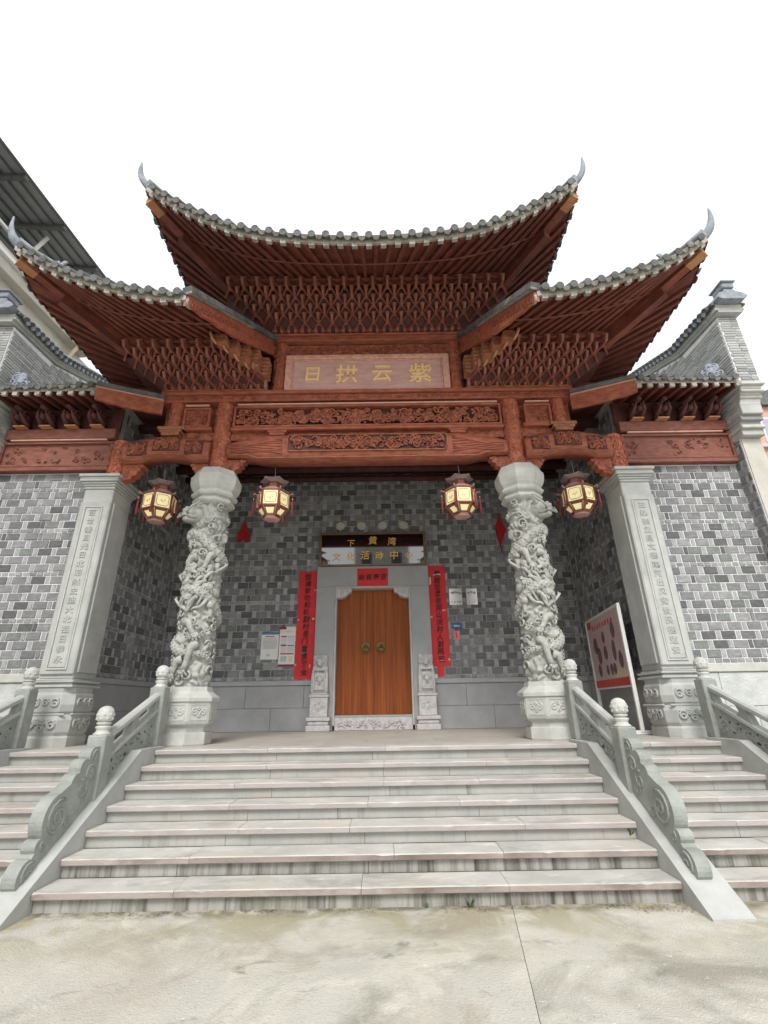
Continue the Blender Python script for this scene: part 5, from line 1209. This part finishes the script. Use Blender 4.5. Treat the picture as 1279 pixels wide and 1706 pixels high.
def poster(label, cat, x0, x1, z0, z1, y, parts, base='white_paper', name='poster', dx=0):
    T = thing(name, label, cat, ((x0+x1)/2, y, z0)); m = MB(); m.box(x0, x1, y-.008, y, z0, z1); m.build('sheet', base, T)
    for (u0, u1, v0, v1, mt) in parts:
        m = MB(); m.box(lerp(x0, x1, u0), lerp(x0, x1, u1), y-.0095, y-.0085, lerp(z0, z1, v0), lerp(z0, z1, v1)); m.build('print', mt, T)
    return T
P1 = [(0, 1, .93, 1, 'print_blue'), (.2, .75, .84, .875, 'print_red')]
P1 += [(.1, .9, .79-.035*k, .805-.035*k, 'print_green' if k < 3 else 'print_grey') for k in range(12)]+[(.35, .55, .12, .2, 'print_green')]
poster('white notice sheet with a blue top edge on the brick wall', 'notice', -2.69, -2.275, 2.68, 3.30, YB-.016, P1)
P2 = [(0, 1, 0, .06, 'print_wine'), (0, .4, .93, 1, 'print_wine'), (.1, .95, .85, .90, 'print_cream'), (.1, .45, .73, .77, 'print_red'), (.52, .95, .73, .76, 'print_lilac'), (.1, .45, .51, .55, 'print_wine'), (.52, .95, .51, .54, 'print_blue'), (.1, .95, .30, .335, 'print_red'), (.12, .5, .12, .26, 'print_green'), (.6, .9, .12, .26, 'print_cream')]
P2 += [(.1, .45, .70-.03*k, .712-.03*k, 'print_lilac') for k in range(5)]+[(.52, .95, .70-.03*k, .712-.03*k, 'print_lilac') for k in range(5)]+[(.1, .45, .48-.03*k, .492-.03*k, 'print_lilac') for k in range(5)]+[(.52, .95, .48-.03*k, .492-.03*k, 'print_grey') for k in range(5)]
poster('notice sheet with wine red edges and lilac columns beside the left couplet', 'notice', -2.255, -1.875, 2.51, 3.44, YB-.016, P2)
def plaque(x0, x1, z0, z1, label, rows):
    T = thing('steel_plaque', label, 'plaque', ((x0+x1)/2, YB-.02, z0)); m = MB(); m.bev(x0, x1, YB-.04, YB-.012, z0, z1, .005); m.build('plate', 'steel', T)
    for i, (tx, z, sz) in enumerate(rows):
        n = len(tx)
        for j, ch in enumerate(tx):
            u = (j+.5)/n; put_glyph(ch, T, (lerp(x0+.03, x1-.03, u), YB-.042, z+.03*sin(pi*u)*(1 if i == 0 else 0)), sz, 'ink', .001, .01)
plaque(1.895, 2.225, 3.90, 4.32, 'larger bright steel plaque with dark lettering right of the torn couplet', [('下黄湾文化站', 4.19, .055), ('农家书屋', 3.98, .04)])
plaque(2.315, 2.60, 3.90, 4.315, 'narrower bright steel plaque furthest right of the door', [('活动室', 4.19, .06), ('二〇', 3.98, .045)])
T = thing('house_number_plate', 'small blue house number plate right of the torn couplet', 'plate', (2.03, YB-.02, 3.33)); m = MB(); m.bev(1.915, 2.17, YB-.03, YB-.012, 3.335, 3.46, .004); m.build('plate', 'plate_blue', T)
m = MB(); m.box(1.96, 2.06, YB-.0315, YB-.0302, 3.38, 3.42); m.build('print', 'print_lilac', T); m = MB(); m.box(2.07, 2.11, YB-.0315, YB-.0302, 3.385, 3.405); m.build('print', 'white_paper', T)
T = thing('pink_tag', 'small pink paper tag under the blue number plate', 'tag', (2.01, YB-.02, 3.06)); m = MB(); paper(m, 1.935, 2.095, 3.065, 3.285, YB-.016, 12, nx=3, nz=4); m.build('paper', 'pink_tag', T)
m = MB(); m.box(2.005, 2.02, YB-.034, YB-.0335, 3.12, 3.23); m.build('print', 'print_wine', T)
# red hangings beside the columns
T = thing('red_hanging', 'red folded cloth hanging on the back wall beside the left column', 'hanging', (-3.36, 6.55, 5.6)); m = MB()
m.prism([(-3.36, 6.20), (-3.29, 6.0), (-3.20, 5.82), (-3.21, 5.62), (-3.30, 5.60), (-3.34, 5.70), (-3.40, 5.70), (-3.44, 5.60), (-3.52, 5.62), (-3.50, 5.82), (-3.42, 6.0)], lambda a, b: (a, 6.52, b), lambda a, b: (a, 6.60, b)); m.build('cloth', 'red_cloth', T)
m = MB(); m.tube([(-3.36, 6.56, 6.19), (-3.36, 6.56, 6.42)], .008, 5); m.tube([(-3.36, 6.56, 6.42), (-3.36, YB, 6.43)], .008, 5); m.build('cord', 'red_cloth', T)
T = thing('red_hanging', 'red diamond cloth hanging on the back wall beside the right column', 'hanging', (3.34, 6.55, 5.4)); m = MB()
m.prism([(3.34, 6.22), (3.40, 6.05), (3.48, 5.84), (3.40, 5.62), (3.30, 5.38), (3.25, 5.62), (3.22, 5.86), (3.27, 6.05)], lambda a, b: (a, 6.52, b), lambda a, b: (a, 6.59, b)); m.build('cloth', 'red_cloth', T)
m = MB(); m.tube([(3.34, 6.56, 6.21), (3.34, 6.56, 6.44)], .008, 5); m.tube([(3.34, 6.56, 6.44), (3.34, YB, 6.45)], .008, 5); m.tube([(3.31, 6.555, 5.4), (3.32, 6.555, 5.22)], [.012, .016], 5); m.build('cord', 'red_cloth', T)

# ------------------------------------------------------------------ lanterns
def lantern(label):
    T = thing('palace_lantern', label, 'lantern', (0, 0, 0), 'palace lanterns hanging under the beams')
    def hexr(r, z, n=6): return [(r*cos(2*pi*k/6), r*sin(2*pi*k/6), z) for k in range(6)]
    RB, z0, z1 = .345, -.19, .17
    m = MB()
    for k in range(6):
        a = 2*pi*k/6; b = 2*pi*(k+1)/6
        for z in (z0, z1): m.bar((RB*cos(a), RB*sin(a), z), (RB*cos(b), RB*sin(b), z), .032, .03)
        m.bar((RB*cos(a), RB*sin(a), z0), (RB*cos(a), RB*sin(a), z1), .036, .036, 0, (cos(a), sin(a), 0))
        m.bar((RB*cos(a), RB*sin(a), z0), (.185*cos(a), .185*sin(a), -.40), .03, .035, 0, (cos(a), sin(a), 0))
        m.bar((.185*cos(a), .185*sin(a), -.40), (.185*cos(b), .185*sin(b), -.40), .03, .035)
    m.build('frame', 'lantern_wood', T)
    for k in range(6):
        a = 2*pi*k/6; b = 2*pi*(k+1)/6; A = Vector((cos(a), sin(a), 0)); B_ = Vector((cos(b), sin(b), 0)); n = (A+B_).normalized(); t = (B_-A).normalized(); ap = RB*cos(pi/6)
        c = n*ap; hw = RB/2-.022
        m = MB(); q = lambda u, z, d: tuple(c+t*u+n*d+Vector((0, 0, z))); m.add([q(-hw, z0+.02, 0), q(hw, z0+.02, 0), q(hw, z1-.02, 0), q(-hw, z1-.02, 0)], [(0, 1, 2, 3)]); p = m.build('pane', 'lantern_pane', T)
        m = MB(); w_ = hw-.028; h_ = (z1-z0)/2-.055; zc = (z0+z1)/2; ct = .03
        pts = [(-w_+ct, -h_), (w_-ct, -h_), (w_-ct, -h_+ct*.7), (w_, -h_+ct), (w_, h_-ct), (w_-ct, h_-ct*.7), (w_-ct, h_), (-w_+ct, h_), (-w_+ct, h_-ct*.7), (-w_, h_-ct), (-w_, -h_+ct), (-w_+ct, -h_+ct*.7), (-w_+ct, -h_)]
        m.tube([q(u, zc+v, .003) for u, v in pts], .0055, 4)
        for (uu, vv, R) in ((-.03, 0, .025), (.035, .01, .025), (0, -.03, .02)): m.tube([q(x_, zc+z_, .003) for x_, z_ in spiral(uu, vv, R, 1, 1, k, 8)], .003, 4)
        m.build('pane_line', 'lantern_line', p)
        # lower tapered pane
        d2 = .185*cos(pi/6); e0 = n*(ap-.004)+Vector((0, 0, z0-.02)); e1 = n*(d2-.002)+Vector((0, 0, -.385))
        m = MB(); m.add([tuple(e0-t*.13), tuple(e0+t*.13), tuple(e1+t*.075), tuple(e1-t*.075)], [(0, 1, 2, 3)]); m.build('lower_pane_ground', 'lantern_wood', T)
        nn = (e0-e1).cross(t).normalized(); nn = nn if nn.dot(n) > 0 else -nn
        f0 = e0.lerp(e1, .18)+nn*.004; f1 = e0.lerp(e1, .82)+nn*.004
        m = MB(); m.add([tuple(f0-t*.095), tuple(f0+t*.095), tuple(f1+t*.06), tuple(f1-t*.06)], [(0, 1, 2, 3)]); p2 = m.build('lower_pane', 'lantern_pane', T)
        m = MB()
        for j in range(5): x_ = -.05+.025*j; hh = .035+.02*(j % 2); m.add([tuple(f1+t*(x_-.008)+nn*.003), tuple(f1+t*(x_+.008)+nn*.003), tuple(f1.lerp(f0, hh*4)+t*x_+nn*.003)], [(0, 1, 2)])
        m.build('pane_line', 'lantern_line', p2)
        # shoulder
        s0 = n*(ap+.01)+Vector((0, 0, z1+.02)); s1 = n*(.165*cos(pi/6))+Vector((0, 0, z1+.145))
        m = MB(); m.add([tuple(s0-t*.165), tuple(s0+t*.165), tuple(s1+t*.083), tuple(s1-t*.083)], [(0, 1, 2, 3)]); m.build('shoulder', 'lantern_pink', T)
        m = MB(); m.bar(tuple(A*(RB+.005)+Vector((0, 0, z1+.02))), tuple(A*.168+Vector((0, 0, z1+.148))), .022, .022); m.build('shoulder_rib', 'lantern_wood', T)
        # corner finial and tassel
        m = MB(); m.tube([tuple(A*r_+Vector((0, 0, z_))) for r_, z_ in ((RB, z1-.02), (RB+.05, z1+.0), (RB+.09, z1+.035), (RB+.10, z1+.0), (RB+.075, z1-.02))], [.014, .013, .012, .01, .008], 5); m.build('corner_hook', 'lantern_pink', T)
        m = MB(); x_ = A*(RB+.085); m.tube([tuple(x_+Vector((0, 0, z1-.02))), tuple(x_+Vector((0, 0, z1-.10)))], .004, 4); m.tube([tuple(x_+Vector((0, 0, z1-.10))), tuple(x_+Vector((0, 0, z1-.14)))], .014, 6, 1)
        m.tube([tuple(x_+Vector((0, 0, z1-.14))), tuple(x_+Vector((0, 0, z1-.30))), tuple(x_+Vector((0, 0, z1-.52)))], [.014, .022, .026], 6); m.build('tassel', ['tassel', 'lantern_pink'], T)
    m = MB(); m.lathe([(.19, -.415), (.20, -.43), (.16, -.445), (.0001, -.446)], 6, (0, 0, 0)); m.build('bottom_plate', 'lantern_pink', T)
    m = MB(); m.lathe([(.165, .31), (.15, .33), (.15, .41), (.18, .43)], 6, (0, 0, 0), 0, 0, False); m.build('neck', 'lantern_wood', T)
    m = MB(); rings = []
    for (r, z, lift) in ((.12, .55, 0), (.17, .535, 0), (.27, .485, 0), (.30, .468, .022), (.30, .458, .022), (.24, .472, 0), (.15, .43, 0)):
        rg = []
        for k in range(12):
            a = 2*pi*k/12; e = k % 2 == 0; rr = r*(1.08 if e else .90); rg.append((rr*cos(a), rr*sin(a), z+(lift if e else 0)))
        rings.append(rg)
    m.loft(rings, True, 0, False); m.build('cap', 'cap_metal', T)
    m = MB(); m.tube([(0, 0, .54), (.005, 0, .7), (-.004, 0, .84), (0, 0, .98)], .012, 6); m.build('cord', 'cap_metal', T)
    return T
LZ = 5.315
l0 = lantern('outer left palace lantern hanging between pilaster and dragon column'); l0.location = (-4.03, 3.3, LZ-.02); l0.scale = (.87, .87, .87); l0.rotation_euler[2] = radians(30+6)
copy_tree(l0, (-1.845, 3.3, LZ), 'inner left palace lantern hanging in front of the back wall', rotz=radians(2))
copy_tree(l0, (1.79, 3.3, LZ), 'inner right palace lantern hanging in front of the back wall', rotz=radians(4))
copy_tree(l0, (4.06, 3.3, LZ), 'outer right palace lantern hanging between dragon column and pilaster', rotz=radians(30-4))

# ------------------------------------------------------------------ notice stand by the right wall
T = thing('notice_stand', 'white framed notice stand with pink poster of portraits by the right wall', 'notice stand', (4.7, 4.8, ZP))
NA, NBk = Vector((4.585, 3.70, 0)), Vector((4.86, 5.80, 0)); nd = (NBk-NA).normalized(); nn = Vector((-nd.y, nd.x, 0))
def np_(u, z, d=0): p = NA.lerp(NBk, u)+nn*d; return (p.x, p.y, z)
def nquad(u0, u1, z0, z1, d, mt, name, par):
    m = MB(); m.add([np_(u0, z0, d), np_(u1, z0, d), np_(u1, z1, d), np_(u0, z1, d), np_(u0, z0, d-.002), np_(u1, z0, d-.002), np_(u1, z1, d-.002), np_(u0, z1, d-.002)], [(0, 1, 2, 3), (7, 6, 5, 4), (0, 4, 5, 1), (1, 5, 6, 2), (2, 6, 7, 3), (3, 7, 4, 0)]); return m.build(name, mt, par)
for u in (-.02, 1.02):
    m = MB(); m.bar(np_(u, ZP+.04), np_(u, 3.28), .06, .06, 0, tuple(nd)); m.build('leg', 'white_frame', T)
    c = NA.lerp(NBk, u); m = MB(); m.bar(tuple(c+Vector((-.28, .06, ZP+.035))), tuple(c+Vector((.33, -.03, ZP+.035))), .07, .06); m.build('foot', 'white_frame', T)
m = MB(); m.bar(np_(-.035, 3.30), np_(1.035, 3.30), .05, .05); m.build('top_rail', 'white_frame', T)
m = MB(); m.bar(np_(0, 1.89), np_(1, 1.89), .03, .03); m.build('bottom_rail', 'white_frame', T)
pb = nquad(0, 1, 1.90, 3.275, .012, 'poster_pink', 'poster_sheet', T)
nquad(0, 1, 1.905, 2.05, .0155, 'poster_red', 'print', pb); nquad(0, .38, 2.05, 2.2, .0155, 'poster_cream', 'print', pb); nquad(.86, 1, 3.12, 3.27, .0155, 'poster_red', 'print', pb)
for j, ch in enumerate('黄氏先贤英烈事迹'):
    g_ = glyph(ch, .105, .001, .012); me = g_.mesh('character', 'poster_red'); p = np_(.80-.085*j, 3.10, .017); ang = atan2(-nd.y, -nd.x); inst('character', me, pb, p, (0, 0, ang))
for (u, z, ru, rz) in ((.22, 2.92, .055, .16), (.52, 2.85, .045, .12), (.80, 2.74, .07, .17), (.72, 2.52, .065, .17), (.52, 2.55, .055, .14), (.27, 2.55, .05, .2), (.13, 2.36, .055, .16), (.78, 2.24, .05, .13), (.42, 2.22, .045, .11), (.33, 2.22, .045, .11), (.54, 2.22, .04, .1)):
    m = MB(); n = 14; m.add([np_(u+ru*cos(2*pi*k/n), z+rz*sin(2*pi*k/n), .016) for k in range(n)], [tuple(range(n))]); m.build('portrait', 'photo_dark', pb)

# ------------------------------------------------------------------ neighbouring buildings
T = thing('neighbour_building', 'beige neighbouring house with a grey sheet metal canopy at the upper left', 'building', (-12, 6, 0))
A_ = radians(4); dv = Vector((sin(A_), cos(A_), 0)); nv = Vector((cos(A_), -sin(A_), 0))
def bp(a, d, z): p = Vector((-10, 2, 0))+dv*a+nv*d; return (p.x, p.y, z)      # a along the street wall, d towards the temple
m = MB(); m.prism([(-14, -9), (10.2, -9), (10.2, 0), (-14, 0)], lambda a, b: bp(a, b, -.1), lambda a, b: bp(a, b, 12.35)); m.build('wall', 'plaster', T)
m = MB(); m.prism([(0, 12.35), (.30, 12.35), (.34, 12.5), (.34, 12.95), (0, 12.95)], lambda a, b: bp(-14, a, b), lambda a, b: bp(5.4, a, b)); m.build('parapet', 'plaster', T)
m = MB(); m.prism([(.34, 12.62), (.46, 12.62), (.46, 12.74), (.34, 12.74)], lambda a, b: bp(-14, a, b), lambda a, b: bp(5.4, a, b)); m.build('gutter', 'white_frame', T)
m = MB(); m.tube([bp(4.9, .40, 12.62), bp(4.9, .36, 12.45), bp(4.9, .10, 12.0), bp(4.9, .10, 0)], .06, 8); m.build('downpipe', 'pipe', T)
CE = lambda a: 14.28+.07*(a)            # canopy edge height
m = MB(); m.prism([(-14, 1), (0, 1)], lambda a, b: bp(a, b, 0), lambda a, b: bp(a, b, 0)) if False else None
m.add([bp(-14, 1.05, CE(0)), bp(6.6, 1.05, CE(0)+.5), bp(6.6, -9, CE(0)+2.2), bp(-14, -9, CE(0)+1.7)], [(0, 1, 2, 3)]); m.build('canopy_sheet', 'sheet', T)
for k in range(40):
    a = -13.9+k*.52; z = CE(0)+.5*(a+14)/20.6
    # ribs run along the slope
    pass
for k in range(16):
    d = 1.0-k*.35; m = MB(); m.bar(bp(-14, d, CE(0)-.02+(1.05-d)*.169), bp(6.6, d, CE(0)+.48+(1.05-d)*.169), .05, .045); m.build('sheet_rib', 'sheet_dark', T)
for k in range(11):
    a = -9+k*1.45; z = CE(0)+.5*(a+14)/20.6; m = MB(); m.bar(bp(a, 1.0, z-.07), bp(a, -8, z+1.45), .12, .12); m.build('purlin', 'sheet_dark', T)
for a in (-1.2, .6, 2.4, 4.2):
    z = CE(0)+.5*(a+14)/20.6; m = MB(); m.bar(bp(a, .1, 12.9), bp(a+.5, .2, z+.0), .09, .09); m.build('canopy_strut', 'white_frame', T)
m = MB(); m.bar(bp(-6, .2, 13.75), bp(3.4, .2, 13.55), .08, .08); m.build('canopy_rail', 'white_frame', T)
for (a, z) in ((-3, 9.5), (-.5, 9.5), (2, 9.5), (-3, 6), (-.5, 6), (2, 6)):
    m = MB(); m.prism([(a-.6, z-.7), (a+.6, z-.7), (a+.6, z+.7), (a-.6, z+.7)], lambda p, q_: bp(p, -.02, q_), lambda p, q_: bp(p, .04, q_)); wn = m.build('window', 'white_frame', T)
    m = MB(); m.prism([(a-.5, z-.6), (a+.5, z-.6), (a+.5, z+.6), (a-.5, z+.6)], lambda p, q_: bp(p, .045, q_), lambda p, q_: bp(p, .05, q_)); m.build('pane', 'glass_dark', wn)
T = thing('far_building', 'coral painted building glimpsed at the right edge beyond the gable wall', 'building', (28, 25, 0))
m = MB(); m.box(23.3, 34, 20, 30, -.1, 18.6); m.build('wall', 'paint_coral', T)
m = MB(); m.prism([(22.9, 18.6), (34.4, 18.6), (34.4, 18.9), (28.6, 21.5), (22.9, 18.9)], lambda a, b: (a, 19.7, b), lambda a, b: (a, 30.3, b)); m.build('roof', 'tile', T)
for z in (17.0, 14.2, 11.4, 8.6):
    m = MB(); m.box(23.0, 34.2, 19.75, 20, z-1.35, z-1.1); m.build('balcony_slab', 'plaster', T)
    for x in (24.5, 27.2, 30):
        m = MB(); m.box(x-.8, x+.8, 19.95, 20.02, z-.9, z+.8); wn = m.build('window', 'white_frame', T); m = MB(); m.box(x-.7, x+.7, 19.93, 19.948, z-.8, z+.7); m.build('pane', 'paint_violet', wn)
T = thing('opposite_house', 'low grey house across the court, mirrored in the black signboard', 'house', (0, -24, 0))
m = MB(); m.box(-2.3, 2.6, -32, -24, -.1, 11.2); m.build('wall', 'plaster', T)
m = MB(); m.prism([(-2.7, 11.2), (3.0, 11.2), (3.0, 11.4), (.15, 13), (-2.7, 11.4)], lambda a, b: (a, -32.4, b), lambda a, b: (a, -23.6, b)); m.build('roof', 'tile', T)
for x in (-1.2, 1.5):
    for z in (2, 5.3, 8.8):
        m = MB(); m.box(x-.6, x+.6, -24, -23.95, z-.8, z+.8); wn = m.build('window', 'white_frame', T); m = MB(); m.box(x-.5, x+.5, -23.948, -23.93, z-.7, z+.7); m.build('pane', 'glass_dark', wn)

# ------------------------------------------------------------------ weeds and litter
def weed(loc, label, n, h, seed, spread=.5):
    q = random.Random(seed); T = thing('weed', label, 'weed', loc); m = MB(); P = Vector(loc)
    for k in range(n):
        a = q.uniform(0, 6.28); l = h*q.uniform(.5, 1.0); d = Vector((cos(a), sin(a), 0)); e = P+d*l*spread*q.uniform(.5, 1.2)+Vector((0, 0, l)); md = P.lerp(e, .5)+Vector((0, 0, l*.15)); sd_ = Vector((-d.y, d.x, 0))*h*.10
        m.add([P, md-sd_, e, md+sd_], [(0, 1, 2, 3)])
    m.build('leaves', 'leaf', T)
weed((2.80, .76, .32), 'green weed in the corner of a step by the right balustrade', 16, .11, 1, .9)
weed((.98, .02, 0), 'small green weed at the foot of the central steps', 14, .07, 2, .9)
weed((.60, .02, 0), 'tiny green weed at the foot of the steps, left of the joint', 9, .04, 3, .9)
q = random.Random(8)
m = MB()
for k in range(420):
    x = q.uniform(-2.8, 2.8); y = -abs(q.gauss(0, .05))+.03; a = q.uniform(0, 6.28); r = q.uniform(.004, .012)
    if noise.noise(Vector((x*1.3, 0, 4))) < -.05: continue
    m.add([(x+r*cos(a+t), y+r*.7*sin(a+t), .002+q.uniform(0, .006)) for t in (0, 2.1, 4.2)], [(0, 1, 2)])
o = m.build('step_foot_moss', 'moss'); o['kind'] = 'stuff'; o['label'] = 'dark moss and dirt along the foot of the steps'
m = MB()
for k in range(70):
    x = q.uniform(2.35, 2.85); y = q.uniform(-.18, .01); a = q.uniform(0, 6.28); r = q.uniform(.004, .010); z = .004+q.uniform(0, .006)
    m.add([(x+r*1.8*cos(a), y+r*1.8*sin(a), z), (x-r*.5*sin(a), y+r*.5*cos(a), z+.004), (x-r*1.8*cos(a), y-r*1.8*sin(a), z), (x+r*.5*sin(a), y-r*.5*cos(a), z)], [(0, 1, 2, 3)])
o = m.build('leaf_litter', 'leaf_dry'); o['kind'] = 'stuff'; o['label'] = 'dry leaf litter by the foot of the right balustrade'
for o in bpy.data.objects:
    if o.type == 'MESH' and o.parent and o.name.split('.')[0] in ('relief', 'carving', 'scales', 'clouds', 'pearls', 'pane_line', 'piercing_shade', 'mane'): o['kind'] = 'stuff'
